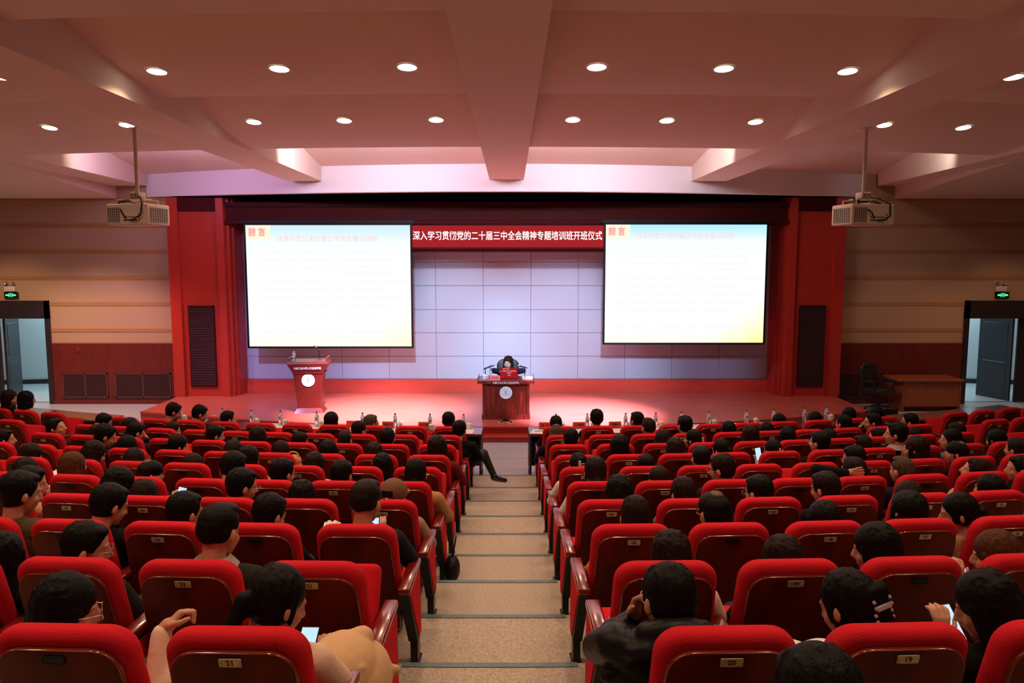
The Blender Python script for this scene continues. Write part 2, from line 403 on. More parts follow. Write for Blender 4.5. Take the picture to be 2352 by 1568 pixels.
    for gi, (a, b) in enumerate(((8.12, 9.46), (9.63, 10.71))):
        if sg > 0 and gi == 0: a, b = 7.86, 8.9
        if sg > 0 and gi == 1: continue
        g = empty('wall_grille', T((sg * (a + b) / 2, Yw - .03, .45)), '', 'grille', None)
        g['label'] = {(-1, 0): 'dark red louvred grille low in left wainscot, beside the stage', (-1, 1): 'dark red louvred grille low in left wainscot, nearer the doorway', (1, 0): 'dark louvred grille low in right wainscot behind the black office chair'}[(sg, gi)]
        w = (b - a) / 2
        bm = NB()
        for x0, x1, z0, z1 in ((-w, w, .27, .3), (-w, w, -.3, -.27), (-w, -w + .03, -.3, .3), (w - .03, w, -.3, .3), (-.015, .015, -.3, .3)): bx(bm, x0, x1, -.025, 0, z0, z1)
        bx(bm, -w, w, -.004, .0, -.3, .3, mi=1)
        ob('frame', tomesh(bm, 'frame', [M_GRILLE, M_VOID], False), g)
        bm = NB()
        for q in range(19): bx(bm, -w + .03, w - .03, -.022, -.008, -.26 + q * .028, -.248 + q * .028)
        ob('slat', tomesh(bm, 'slat', M_GRILLE, False), g)
    for q, x in enumerate((10.72, 10.32) if sg < 0 else (10.42,)):
        bm = NB(); bx(bm, -.05, .05, -.012, 0, -.05, .05, .004, 1); bx(bm, -.022, .022, -.018, -.01, -.03, .03, .002, 1)
        o = ob('wall_switch', tomesh(bm, 'wall_switch', M_WAINSCOT)); o.location = (sg * x, Yw - .03, 1.3)
        tag(o, ['red square wall switch nearest the left doorway', 'red square wall switch in left wainscot, right of another switch'][q] if sg < 0 else 'red square wall switch in right wainscot above the stored desk', 'switch')
front_wall('left'); front_wall('right')
bm = NB()
bx(bm, -14.2, -14, -7, 21, 0, 6.5); struct('wall_left', bm, M_WALLPAN)
bm = NB(); bx(bm, 14, 14.2, -7, 21, 0, 6.5); struct('wall_right', bm, M_WALLPAN)
bm = NB(); bx(bm, -14.2, 14.2, -7.2, -7, 0, 6.5); struct('wall_rear', bm, M_WAINSCOT)

# proscenium
def pillar(side):
    sg = -1 if side == 'left' else 1
    off = 0 if sg < 0 else -.17
    X = lambda a: sg * (a + off)
    bm = NB()
    # plan outline from outer edge to the inner splay (x, y)
    out = [(7.93, 18.4), (7.93, 17.85), (7.68, 17.85), (7.68, 17.93), (6.80, 17.93), (6.80, 17.85), (6.63, 17.85), (6.60, 17.97), (6.545, 17.97), (6.53, 18.09), (6.48, 18.09), (6.46, 18.17), (6.40, 18.62), (7.93, 18.62)]
    pts = [(X(a), y) for a, y in out]
    if sg > 0: pts = pts[::-1]
    prism(bm, pts, ST, 4.86, 'z')
    struct('wall_proscenium_' + side, bm, M_REDWOOD)
    g = empty('air_grille', T((X(7.245), 17.93, 1.413)), 'tall dark louvred grille set in the %s red proscenium pillar' % side, 'grille')
    bm = NB(); bx(bm, -.305, .305, -.03, 0, -.956, .956, mi=1)
    for x0, x1, z0, z1 in ((-.305, .305, .93, .956), (-.305, .305, -.956, -.93), (-.305, -.28, -.956, .956), (.28, .305, -.956, .956)): bx(bm, x0, x1, -.05, 0, z0, z1)
    ob('frame', tomesh(bm, 'frame', [M_DARKRED, M_VOID], False), g)
    bm = NB()
    for q in range(46): bx(bm, -.28, .28, -.052, -.03, -.915 + q * .0402, -.899 + q * .0402)
    ob('slat', tomesh(bm, 'slat', M_GRILLE, False), g)
pillar('left'); pillar('right')
bm = NB(); bx(bm, -6.64, 6.47, 17.87, 18.5, 4.256, 4.34, .01, 1); bx(bm, -6.64, 6.47, 17.95, 18.5, 4.34, 4.756, .004, 1); bx(bm, -6.64, 6.47, 17.9, 18.5, 4.66, 4.76); bx(bm, -7.70, -6.64, 17.86, 18.5, 4.56, 4.86); bx(bm, 6.47, 7.53, 17.86, 18.5, 4.56, 4.86)
for x in (-4.5, -1.5, 1.5, 4.5): bx(bm, x - .004, x + .004, 17.945, 17.96, 4.34, 4.66)
struct('wall_proscenium_header', bm, M_DARKRED)


# plaster header above the stage, curved in plan
bm = NB(); RH = 24.0
hx = [-9.3 + 18.4 / 36 * i for i in range(37)]
def hy(x): return 16.63 + RH - sqrt(RH * RH - (x - CX) ** 2)
F = [[bm.verts.new((x, hy(x) + d, z)) for x in hx] for d, z in ((0, 4.893), (0, 6.0), (.22, 6.0), (.22, 4.893))]
for a in range(4):
    A, B = F[a], F[(a + 1) % 4]
    for i in range(36): bm.faces.new((A[i], A[i + 1], B[i + 1], B[i]))
bm.faces.new([F[a][0] for a in range(4)]); bm.faces.new([F[a][-1] for a in range(3, -1, -1)])
bmesh.ops.recalc_face_normals(bm, faces=bm.faces)
struct('wall_header', bm, M_HEADER)
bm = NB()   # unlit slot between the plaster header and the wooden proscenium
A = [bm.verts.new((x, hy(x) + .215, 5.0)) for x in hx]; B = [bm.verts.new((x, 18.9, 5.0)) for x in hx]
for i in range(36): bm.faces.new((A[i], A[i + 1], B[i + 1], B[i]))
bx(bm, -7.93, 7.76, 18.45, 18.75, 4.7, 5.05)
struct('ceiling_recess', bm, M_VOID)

# ceiling: saw-tooth bays, each dropping towards the stage then stepping up
bm = NB()
def cy(y, x): return y + (x * x) / 69.
def bay_prof(y0, z0, y1, z1, y): return z1 + (z0 - z1) * ((y1 - y) / (y1 - y0)) ** 2 if y1 < 15 else z0 + (z1 - z0) * (y - y0) / (y1 - y0)
def slab(y0, z0, y1, z1, xa=-14, xb=14):
    n = int((xb - xa) / .5); xs = [xa + (xb - xa) * i / n for i in range(n + 1)]; prev = None
    for q in range(11):
        y = y0 + (y1 - y0) * q / 10; z = bay_prof(y0, z0, y1, z1, y)
        B = [bm.verts.new((x, cy(y, x), z)) for x in xs]
        if prev:
            for i in range(n): bm.faces.new((prev[i], B[i], B[i + 1], prev[i + 1]))
        prev = B
    return B
BAYS = [(-7.5, 5.95, -3.0, 5.42), (-3.0, 5.95, .1, 5.42), (.1, 5.93, 3.2, 5.40), (3.2, 5.92, 6.25, 5.37), (6.25, 5.86, 9.15, 5.35), (9.15, 5.77, 12.28, 5.195), (12.28, 6.02, 18.6, 5.22)]
for i, (y0, z0, y1, z1) in enumerate(BAYS):
    B = slab(y0, z0, y1, z1)
    if i < len(BAYS) - 1:
        zn = BAYS[i + 1][1]
        C = [bm.verts.new((v.co.x, v.co.y + .02, zn)) for v in B]
        for q in range(len(B) - 1): bm.faces.new((B[q], C[q], C[q + 1], B[q + 1]))
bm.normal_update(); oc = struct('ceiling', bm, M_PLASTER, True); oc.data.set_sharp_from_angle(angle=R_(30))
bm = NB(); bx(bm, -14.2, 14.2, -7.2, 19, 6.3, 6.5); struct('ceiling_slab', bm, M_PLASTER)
# outer bays beyond the last beams come down to the wall
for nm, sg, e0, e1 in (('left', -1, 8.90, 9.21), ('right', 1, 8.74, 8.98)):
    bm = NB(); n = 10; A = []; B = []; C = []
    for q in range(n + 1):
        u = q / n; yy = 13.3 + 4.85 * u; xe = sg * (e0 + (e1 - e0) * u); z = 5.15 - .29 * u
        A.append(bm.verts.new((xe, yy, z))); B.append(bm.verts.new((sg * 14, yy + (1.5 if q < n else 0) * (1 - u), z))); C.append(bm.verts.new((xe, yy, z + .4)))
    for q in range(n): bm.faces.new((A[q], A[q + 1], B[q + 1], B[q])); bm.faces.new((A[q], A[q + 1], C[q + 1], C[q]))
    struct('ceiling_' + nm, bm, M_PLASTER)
# downstand beams running to the stage
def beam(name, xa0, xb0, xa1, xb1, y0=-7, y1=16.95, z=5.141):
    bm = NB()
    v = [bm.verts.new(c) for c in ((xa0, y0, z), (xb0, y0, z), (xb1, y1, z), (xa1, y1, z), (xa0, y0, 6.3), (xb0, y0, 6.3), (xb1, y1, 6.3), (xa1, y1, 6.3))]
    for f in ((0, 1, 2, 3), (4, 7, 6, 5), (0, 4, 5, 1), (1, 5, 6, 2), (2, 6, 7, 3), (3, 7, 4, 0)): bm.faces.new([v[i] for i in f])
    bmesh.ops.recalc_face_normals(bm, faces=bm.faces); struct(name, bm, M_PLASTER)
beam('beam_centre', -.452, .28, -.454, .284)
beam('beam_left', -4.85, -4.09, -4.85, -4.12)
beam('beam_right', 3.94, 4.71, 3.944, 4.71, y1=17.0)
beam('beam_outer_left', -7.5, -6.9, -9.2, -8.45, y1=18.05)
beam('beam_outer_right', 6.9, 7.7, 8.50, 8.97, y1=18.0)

# ================================================================= CEILING LAMPS
def bay_z(x, y):
    for y0, z0, y1, z1 in BAYS:
        a, b = cy(y0, x), cy(y1, x)
        if a <= y < b:
            yy = y - x * x / 69.; return bay_prof(y0, z0, y1, z1, yy), (bay_prof(y0, z0, y1, z1, yy + .01) - bay_prof(y0, z0, y1, z1, yy - .01)) / .02
    return 5.4, -.12
bm = NB(); lathe(bm, [(.098, -.004), (.118, -.006), (.12, 0), (.098, .004)], 28, caps=False); DL_TRIM = tomesh(bm, 'trim_ring', M_TRIMW)
bm = NB(); lathe(bm, [(.0, -.003), (.06, -.003), (.098, -.002)], 28, caps=False); DL_LAMP = tomesh(bm, 'lamp', M_LAMP)
LX = {8.15: [-3.74, -2.41, -1.07, .89, 2.22, 3.56, 5.48, 6.85, -5.55, -6.85], 10.72: [-6.68, -5.46, -3.57, -2.29, -1.02, .85, 2.15, 3.4, 5.31, 6.56, 7.85, -7.9]}
for yy in (5.15, 2.1, -1.0): LX[yy] = [-6.9, -5.55, -3.7, -2.4, -1.1, .92, 2.25, 3.6, 5.5, 6.9]
sidew = {True: 'right', False: 'left'}
for yy, xs in sorted(LX.items(), reverse=True):
    vis = yy > 6
    row = 'front' if yy > 10 else 'second'
    ps = sorted([x for x in xs if x > 0]); ns = sorted([x for x in xs if x < 0], reverse=True)
    for x in xs:
        y = yy + x * x / 69 ; z, sl = bay_z(x, y)
        q = (ps if x > 0 else ns).index(x)
        lab = 'round lit ceiling downlight, %s row from stage, %s to the %s of the centre beam' % (row if vis else {5.15: 'third', 2.1: 'fourth', -1.0: 'fifth'}[yy], ORD[q], sidew[x > 0])
        M = T((x, y, z - .006)) @ Matrix.Rotation(math.atan(sl), 4, 'X')
        e = empty('ceiling_downlight', M, lab, 'ceiling light', 'recessed ceiling downlights')
        ob('trim_ring', DL_TRIM, e); ob('lamp', DL_LAMP, e)
        L = add_light('downlight_beam', 'AREA', (0, 0, -.03), (0, 0, -1), DOWN_POWER * {2.1: .7, -1.0: .25}.get(yy, 1) * (.45 if x > 5 else .75 if x > 3 else 1), WARM, .19, spread=128)
        L.parent = e; L.rotation_euler = (0, 0, 0)

# ================================================================= CHAIRS
TILT = .27   # backrest leans back: y shift per metre of height
def shear(bm, y=0):
    for v in bm.verts: v.co.y += (.97 - v.co.z) * TILT
bm = NB(); prism(bm, rrect(.240, .229, .40, .97, .092, 7), .004, .105, 'y', bev=.042, seg=5)
for v in bm.verts:
    if v.co.z > .9: v.co.y += 0
shear(bm); PAD = tomesh(bm, 'backrest', M_FABRIC, angle=60)
bm = NB(); prism(bm, rrect(.226, .203, .30, .918, .088, 8), -.018, .012, 'y', bev=.009, seg=3)
shear(bm); bm.normal_update()
for f in bm.faces: f.material_index = 0 if f.normal.y < -.93 else 1
PANEL = tomesh(bm, 'back_panel', [M_WOOD, M_EDGE_GLINT], angle=50)
def seatpan(up):
    bm = NB(); bx(bm, -.235, .235, 0, .44, -.05, .05, .035, 4)
    M = T((0, .20, .43)) @ Matrix.Rotation(R_(62 if up else 3), 4, 'X')
    for v in bm.verts: v.co = M @ v.co
    return tomesh(bm, 'seat', M_FABRIC)
SEAT_UP, SEAT_DN = seatpan(True), seatpan(False)
def armmeshes(sx):
    x = sx * .28
    bm = NB(); bx(bm, x - .036, x + .036, -.05, .40, .600, .640, .012, 3); 
    for v in bm.verts: v.co.z += .02 * max(0, (v.co.y - .1))
    arm = tomesh(bm, 'armrest', M_ARMWOOD)
    bm = NB(); prism(bm, [(-.04, .60), (.395, .60), (.415, .17), (.27, .17)], x - .028, x + .028, 'x', mi=1)
    prism(bm, [(-.005, .585), (.36, .585), (.385, .185), (.305, .185)], x - .034, x + .034, 'x', mi=0, bev=.003, seg=1)
    pan = tomesh(bm, 'arm_panel', [M_FABRIC, M_BLACK], False)
    bm = NB(); bx(bm, x - .022, x + .022, .30, .39, 0, .18); bx(bm, x - .03, x + .03, .26, .44, 0, .012, .003, 1)
    leg = tomesh(bm, 'leg', M_BLACKMETAL, False)
    return arm, pan, leg
ARM = {-1: armmeshes(-1), 1: armmeshes(1)}
bm = NB(); bx(bm, -.036, .036, -.003, 0, -.016, .016, .003, 1)
for x in (-.028, .028): cyl(bm, (x, -.003, 0), (x, -.005, 0), .003, n=8)
PLATE = tomesh(bm, 'number_plate', M_BRASS, False)
bm = NB(); bx(bm, -.036, .036, -.003, 0, -.014, .014, .003, 1); PLATE_B = tomesh(bm, 'number_plate', M_BLACK, False)
bm = NB(); bx(bm, -.02, .02, .36, .42, .30, .42); bx(bm, -.22, .22, .27, .35, .335, .37); BRACE = tomesh(bm, 'seat_bracket', M_BLACKMETAL, False)
def chair(k, side, j, occupied, last=False, jn=None, word='aisle'):
    blk = 'left' if side < 0 else 'right'
    rowname = ORD[9 - k] + ' row' if k >= 0 else 'rearmost row'
    lab = 'red fabric chair with wooden back, %s from stage, %s seat %s of %s' % (rowname, ORD[jn], blk, word)
    e = empty('auditorium_chair', seatM(k, side, j), lab, 'chair', 'red auditorium chairs in curved rows')
    ob('backrest', PAD, e); ob('back_panel', PANEL, e); ob('seat', SEAT_DN if occupied else SEAT_UP, e)
    ob('seat_bracket', BRACE, e)
    for s in ([-side] + ([side] if last else [])):
        a, p, l = ARM[s]; ob('armrest', a, e); ob('arm_panel', p, e); ob('leg', l, e)
    num = (20 - jn) if side > 0 else (21 + jn)
    h = (k * 7 + jn * 13 + (5 if side > 0 else 0)) % 5
    known = (k, side, jn) in {(1, -1, 0), (1, -1, 1), (0, -1, 0), (3, -1, 4), (2, 1, 0), (3, 1, 0), (3, 1, 2), (3, 1, 3), (3, 1, 4), (2, 1, 3), (0, 1, 1), (1, 1, 1)}
    Mp = T((0, -.0205 + (.97 - .884) * TILT, .884)) @ Matrix.Rotation(math.atan(TILT), 4, 'X')
    brass = known or h < 2
    if brass or h < 4:
        pl = ob('number_plate', PLATE if brass else PLATE_B, e, Mp)
        if brass and word == 'aisle' and k < 7:
            d = ob('numeral', text_mesh(str(num), .026, .0006, M_DIGIT, .0006), pl, T((0, -.0038, 0)))
    return e

PTAB = '''-1 R 0.06 1.099 short -20 20 black black
0 L -0.03 1.078 ponytail 50 15 black cream
0 L 1.28 1.055 long 60 5 black navy
0 R -0.22 1.095 short -20 5 black puffer
0 R 0.96 1.054 claw -25 20 black black
0 R 1.87 1.043 long -50 15 black black
1 L 0.96 1.155 crew 10 10 black whitecollar
1 L 2.13 1.07 short 55 10 black charcoal
1 L 2.81 1.01 long 0 0 black black
1 R 0.13 1.035 long 0 5 brown white
1 R 1.09 1.005 long 0 10 brown black
1 R 1.95 1.057 long -50 10 black black
1 R 3.02 1.009 bob -50 10 auburn rust
2 L 0.02 1.163 crew 15 5 brown suit
2 L 1.09 1.072 short 30 15 black black
2 L 2.0 1.085 short 30 10 black grey
2 L 2.89 1.112 short 35 15 black black
2 L 3.91 1.184 short 30 10 black olive
2 R 0.11 1.07 lowbun 0 5 brown orange
2 R 0.99 1.089 balding -20 10 black black
2 R 2.17 1.024 bob 0 10 black charcoal
2 R 3.11 1.074 bob -10 0 black black
2 R 3.75 1.056 ponytail -55 5 black beige
3 L -0.05 1.056 cap 10 0 brown taupe
3 L 1.15 1.043 long 0 5 black black
3 L 2.0 1.125 short 50 5 black black
3 L 3.31 1.016 bob 10 20 brown black
3 L 3.71 1.101 long 50 15 black black
3 L 4.93 1.104 short 50 10 black beige
3 R 0.18 1.084 long 5 5 black black
3 R 1.03 1.066 lowbun -10 5 brown plaid
3 R 2.05 1.073 short -25 10 black black
3 R 2.95 1.088 short -35 5 brown black
3 R 4.07 0.997 bob 0 10 brown black
3 R 5.21 1.036 starclip -15 0 black black
4 L -0.12 1.106 lowbun 5 5 black camel
4 L 1.03 1.093 short 15 10 black black
4 L 1.96 1.1 short 35 10 black black
4 L 2.77 1.137 short 25 25 black black
4 L 4.09 1.062 balding 40 10 black black
4 L 5.32 1.107 bob 20 0 auburn cream
4 L 6.15 1.044 bob 0 10 brown black
4 R 0.06 1.12 lowbun 0 5 brown white
4 R 1.03 1.036 short 0 10 brown charcoal
4 R 2.06 1.136 short -40 5 brown charcoal
4 R 4.1 1.085 short -20 0 brown black
4 R 4.91 1.071 crew -15 0 grey navy
4 R 6.12 1.044 short -50 -5 brown beige
4 R 6.95 1.046 short -60 0 black black
5 L 0.62 1.051 long 0 0 black black
5 L 1.9 1.05 long 30 5 brown pink
5 L 3.1 1.098 bob 30 10 black beige
5 L 4.1 1.001 bob 0 15 brown black
5 L 5.23 1.035 bob 0 20 brown black
5 L 6.07 1.094 long 30 20 brown black
5 L 7.35 1.044 bob 40 15 brown black
5 R -0.05 1.054 clip 0 10 black white
5 R 1.14 1.035 short -20 10 black black
5 R 2.11 1.108 crew 0 0 black black
5 R 4.98 1.078 short -50 5 black black
5 R 6.15 1.145 bob -40 0 brown black
5 R 6.98 1.079 balding -45 0 black black
5 R 8.22 1.086 short -20 0 brown charcoal
6 L -0.12 1.134 long 20 0 brown burgundy
6 L 1.12 1.051 long 0 10 brown black
6 L 2.03 1.072 long 0 0 black black
6 L 3.01 1.052 bob 0 10 brown black
6 L 4.01 1.039 bob 0 15 brown black
6 L 5.21 1.094 ponytail 40 10 black black
6 L 6.28 1.064 bob 0 10 black black
6 L 6.89 1.172 short 40 25 black charcoal
6 L 9.17 1.073 short 50 0 black black
6 R 0.91 1.134 long 0 0 black greyhood
6 R 2.01 1.092 long 10 5 brown black
6 R 2.99 1.072 ponytail -30 5 black black
6 R 4.01 1.054 clip -10 0 black cream
6 R 5.03 1.131 short -30 0 black black
6 R 6.01 1.069 crew -30 5 brown black
6 R 6.74 1.199 short -40 0 black vest
6 R 7.98 1.102 ponytail -55 0 black teal
6 R 9.11 1.063 bob -20 5 black black
7 L 1.15 1.122 short 0 5 black black
7 L 2.09 1.083 crew 0 0 brown black
7 L 3.14 1.055 short 40 5 black black
7 L 4.06 1.109 long 0 0 brown black
7 L 5.13 1.114 short 40 5 black black
7 L 7.11 1.104 short 35 15 black charcoal
7 L 8.09 1.065 balding 20 15 brown black
7 L 9.07 1.12 short 70 -15 black charcoal
7 R 0.08 1.117 short 15 5 black charcoal
7 R 2.13 1.088 bob 0 5 brown black
7 R 2.81 1.086 clip -45 0 black black
7 R 4.11 1.118 long 0 0 brown black
7 R 4.97 1.083 long 0 0 black black
7 R 5.99 1.043 bob 0 5 black black
7 R 7.18 1.03 short -40 0 black black
7 R 8.17 1.012 bob -10 5 black black
7 R 9.31 1.062 balding -50 0 brown navy
8 L -0.31 1.125 short 20 10 black black
8 L 2.15 1.104 short 35 5 black black
8 L 6.97 1.024 short 45 5 brown charcoal
8 L 8.17 1.059 balding 50 0 brown black
8 L 9.01 1.088 short 40 15 black black
8 R -0.13 1.071 balding 0 10 grey navy
8 R 2.12 1.14 crew -15 0 brown black
8 R 3.02 1.166 short -10 0 black black
8 R 4.1 1.075 bob 0 0 black black
8 R 5.1 1.042 bob 0 5 black black
8 R 7.19 1.111 short -20 0 black black
8 R 8.01 1.117 short -55 0 black navy
8 R 9.09 1.091 short -50 0 black black
9 L 0.07 1.144 short 0 0 black black
9 L 2.14 1.093 short 50 0 grey black
9 L 3.21 1.121 curly 0 0 black black
9 L 6.13 1.096 short 50 0 black black
9 L 7.08 1.157 short 40 20 black black
9 L 7.89 1.173 short 45 20 black charcoal
9 L 12.85 1.233 bob 20 0 black beige
9 L 13.52 1.23 long 60 0 brown black
9 R -0.04 1.087 short 0 5 black black
9 R 1.04 1.178 short 0 0 black black
9 R 2.12 1.131 short -25 0 black black
9 R 6.08 1.05 curly 0 5 black black
9 R 7.12 1.062 curly 0 0 black black
9 R 8.18 1.099 curly 0 0 black black
9 R 9.04 1.092 bob -20 0 black black'''
PEOPLE = []
for l in PTAB.strip().splitlines():
    a = l.split(); PEOPLE.append((int(a[0]), 1 if a[1] == 'R' else -1, float(a[2]), float(a[3]), a[4], int(a[5]), int(a[6]), a[7], a[8]))
def seat_slot(k, j):
    if j > 10.5: return round(j - 11.4) + 11.4
    return max(0, min(9, round(j)))
TAKEN = {(p[0], p[1], round(seat_slot(p[0], p[2]), 1)) for p in PEOPLE}
cmi = cam.matrix_world
def project(v):
    p = math.atan((784 - 598) / 1758); z = v[2] - CZ
    zc = v[1] * cos(p) - z * sin(p); yc = -z * cos(p) - v[1] * sin(p)
    return (1173 + 1758 * v[0] / max(zc, .05), 784 + 1758 * yc / max(zc, .05), zc)
for k in range(9, -2, -1):
    for side in (-1, 1):
        for jn in range(10):
            m = seatM(k, side, jn); px = project(m @ Vector((0, 0, .97)))
            if k == -1 and not (side == 1 and jn == 0): continue
            if not (-190 < px[0] < 2540): continue
            chair(k, side, jn, (k, side, float(jn)) in TAKEN, last=(jn == 9), jn=jn)
        if k >= 5:
            for q in range(4):
                j = 11.4 + q; m = seatM(k, side, j); px = project(m @ Vector((0, 0, .97)))
                if -70 < px[0] < 2425: chair(k, side, j, (k, side, round(j, 1)) in TAKEN, jn=q, word='side aisle', last=(q == 3))

# ================================================================= FRONT DESKS, BOTTLES, CUPS, CARDS
def desk_segment(th0, th1, label):
    r0, r1 = 23.57, 23.07; z = .74; tm = (th0 + th1) / 2
    Mi = (T(polar(23.32, tm, 0)) @ Matrix.Rotation(tm, 4, 'Z')); inv = Mi.inverted()
    e = empty('conference_table', Mi, label, 'table', 'long curved table in front of the first row')
    n = 8; ths = [th0 + (th1 - th0) * i / n for i in range(n + 1)]
    def strip(ra, rb, z0, z1, m, name, t0=0, t1=n):
        bm = NB(); rows = []
        for t in ths[t0:t1 + 1]:
            rows.append([bm.verts.new(inv @ Vector(polar(r, t, zz))) for r, zz in ((ra, z0), (ra, z1), (rb, z1), (rb, z0))])
        for a, b in zip(rows, rows[1:]):
            for i in range(4): bm.faces.new((a[i], b[i], b[(i + 1) % 4], a[(i + 1) % 4]))
        bm.faces.new(rows[0]); bm.faces.new(rows[-1][::-1]); bmesh.ops.recalc_face_normals(bm, faces=bm.faces)
        ob(name, tomesh(bm, name, m, False), e)
    strip(r0, r1, z - .035, z, M_TABLE, 'table_top')
    strip(r1 + .06, r1 + .04, .12, z - .035, M_DARKTABLE, 'modesty_panel')
    strip(r0 - .14, r1 + .10, z - .16, z - .145, M_DARKTABLE, 'shelf')
    for t in (th0 + .0009, th1 - .0009):
        bm = NB(); M2 = inv @ T(polar(23.32, t, 0)) @ Matrix.Rotation(t, 4, 'Z')
        bx(bm, -.014, .014, -.20, .20, .10, z - .035); bx(bm, -.016, .016, -.21, -.15, 0, z - .035); bx(bm, -.016, .016, .15, .21, 0, z - .035); bx(bm, -.02, .02, -.23, .23, 0, .03)
        for v in bm.verts: v.co = M2 @ v.co
        ob('leg', tomesh(bm, 'leg', M_DARKTABLE, False), e)
    return e
SEG = [(-.2465, -.190, 'red-brown table of the front row, second from the side aisle on the left'), (-.1895, -.133, 'red-brown front table below the wooden lectern'), (-.1325, -.075, 'red-brown front table with red cards, second left of centre aisle'), (-.0745, -.0150, 'red-brown front table ending at left of the centre aisle'),
       (.0165, .0745, 'red-brown front table ending at right of the centre aisle'), (.075, .1325, 'red-brown front table, second right of centre aisle'), (.133, .1895, 'red-brown front table, third right of centre aisle'), (.190, .2465, 'red-brown front table, last right one before side aisle')]
for a, b, l in SEG: desk_segment(a, b, l)
for s, w in ((-1, 'left'), (1, 'right')):
    for q, (a, b) in enumerate(((.292, .352), (.3525, .412))):
        desk_segment(*((a, b) if s > 0 else (-b, -a)), ['bare wooden table before the outer %s seats, next to side aisle' % w, 'bare wooden table before the outer %s seats, nearest the %s doorway' % (w, w)][q])

bm = NB(); lathe(bm, [(.028, 0), (.031, .006), (.031, .055), (.029, .06), (.031, .066), (.029, .072), (.031, .078), (.031, .15), (.029, .165), (.014, .198), (.0115, .205), (.0115, .212)], 18); B_BODY = tomesh(bm, 'bottle_body', M_PET)
bm = NB(); lathe(bm, [(.0135, .212), (.0138, .214), (.0138, .231), (.012, .234)], 16); B_CAP = tomesh(bm, 'cap', M_CAPBLUE)
bm = NB(); lathe(bm, [(.0314, .085), (.0316, .086), (.0316, .148), (.0314, .149)], 18); 
ell(bm, (.0, -.024, .118), (.017, .010, .020), sub=2, mi=1); B_LABEL = tomesh(bm, 'label', [M_LABEL, M_LABELBLUE])
def bottle(M, label, group='water bottles on the front tables'):
    e = empty('water_bottle', M, label, 'bottle', group); ob('bottle_body', B_BODY, e); ob('cap', B_CAP, e); ob('label', B_LABEL, e)
bm = NB(); lathe(bm, [(.026, 0), (.030, .004), (.038, .03), (.041, .07), (.042, .086), (.039, .086), (.036, .02), (.0, .012)], 22); C_BODY = tomesh(bm, 'cup_body', M_WHITE)
bm = NB(); lathe(bm, [(.044, .086), (.045, .090), (.034, .098), (.012, .104), (.006, .107), (.009, .113), (.010, .119), (.004, .124)], 22); C_LID = tomesh(bm, 'lid', M_WHITE)
bm = NB(); tube(bm, [(.038 + .028 * sin(R_(a)), 0, .048 + .026 * cos(R_(a))) for a in range(0, 181, 22)], .0045); C_HAN = tomesh(bm, 'handle', M_WHITE)
def cup(M, label, group='lidded white cups on the front tables', handle=True):
    e = empty('lidded_cup', M, label, 'cup', group); ob('cup_body', C_BODY, e); ob('lid', C_LID, e); ob('handle', C_HAN, e)
def onarc(r, th, z=.741): return T(polar(r, th, z)) @ Matrix.Rotation(th, 4, 'Z')
BT = [-.2389, -.2216, -.2044, -.1815, -.1595, -.1326, -.0994, -.0762, -.0517, -.0283, .0357, .0576, .0846, .1061, .1247, .1448, .173, .1943, .2189, .2368]
nl = [t for t in BT if t < 0][::-1]; nr = [t for t in BT if t > 0]
for t in BT:
    q = (nl if t < 0 else nr).index(t)
    bottle(onarc(23.15, t), 'clear water bottle with blue cap, front tables, %s %s of the centre aisle' % (ORD[q], 'left' if t < 0 else 'right'))
CT = [-.2337, -.2173, -.1766, -.1552, -.1289, -.0726, -.0498, -.0245, .0395, .0612, .0869, .1092, .1478, .1789, .2385]
nl = [t for t in CT if t < 0][::-1]; nr = [t for t in CT if t > 0]
for i, t in enumerate(CT):
    q = (nl if t < 0 else nr).index(t)
    cup(onarc(23.22 if i != 6 else 23.32, t), 'white lidded cup with handle, front tables, %s %s of the centre aisle' % (ORD[q], 'left' if t < 0 else 'right'))
def name_card(M, text, label, w=.20, bold=0):
    e = empty('name_card', M, label, 'name card', 'red name cards')
    bm = NB(); prism(bm, [(-.035, 0), (-.033, 0), (0, .085), (.033, 0), (.035, 0), (.001, .09), (-.001, .09)], -w / 2, w / 2, 'x')
    ob('card', tomesh(bm, 'card', M_CARD, False), e)
    if text:
        M2 = T((0, -.0215, .043)) @ Matrix.Rotation(R_(-21), 4, 'X')
        ob('lettering', text_mesh(text, .046, .0004, M_INK, .0006, w * .74), e, M2)
    bm = NB(); bx(bm, -w / 2 - .005, w / 2 + .005, -.045, .045, -.0005, .003); ob('base', tomesh(bm, 'base', M_PET, False), e)
CARDS = [(-.2443, '', 'plain red name card at the left end of the front tables'), (-.1071, '', 'blank-looking red name card partly behind a dark head, left block'), (-.0814, '张哲人', 'red name card with three brush characters, second left of centre aisle'), (-.0559, '宋文新', 'red name card with three brush characters, nearest left of centre aisle'),
         (.0283, '张 兆', 'red name card beside paper and pen, nearest right of centre aisle'), (.052, '潘福林', 'red name card with three faded characters, second right of centre aisle'), (.0775, '李', 'red name card with one character and white glare, third right of centre aisle')]
for t, tx, l in CARDS: name_card(onarc(23.12, t), tx, l)
PP = [-.1585, -.133, -.1072, -.0755, -.0253, .023, .0503, .077, .1041, .1301, .1615]
for i, t in enumerate(PP):
    bm = NB(); bx(bm, -.11, .11, -.15, .15, 0, .004); 
    q = sorted([abs(a) for a in PP if a * t > 0]).index(abs(t))
    o = ob('paper_sheet', tomesh(bm, 'paper_sheet', M_PAPER, False)); o.matrix_world = onarc(23.40, t) @ Matrix.Rotation(R_([8, -5, 3, 0, -3, -14, 10, 4, -6, 2, 5][i]), 4, 'Z')
    tag(o, 'white sheets of paper on the front tables, %s %s of the centre aisle' % (ORD[q], 'left' if t < 0 else 'right'), 'paper', 'papers on the front tables')
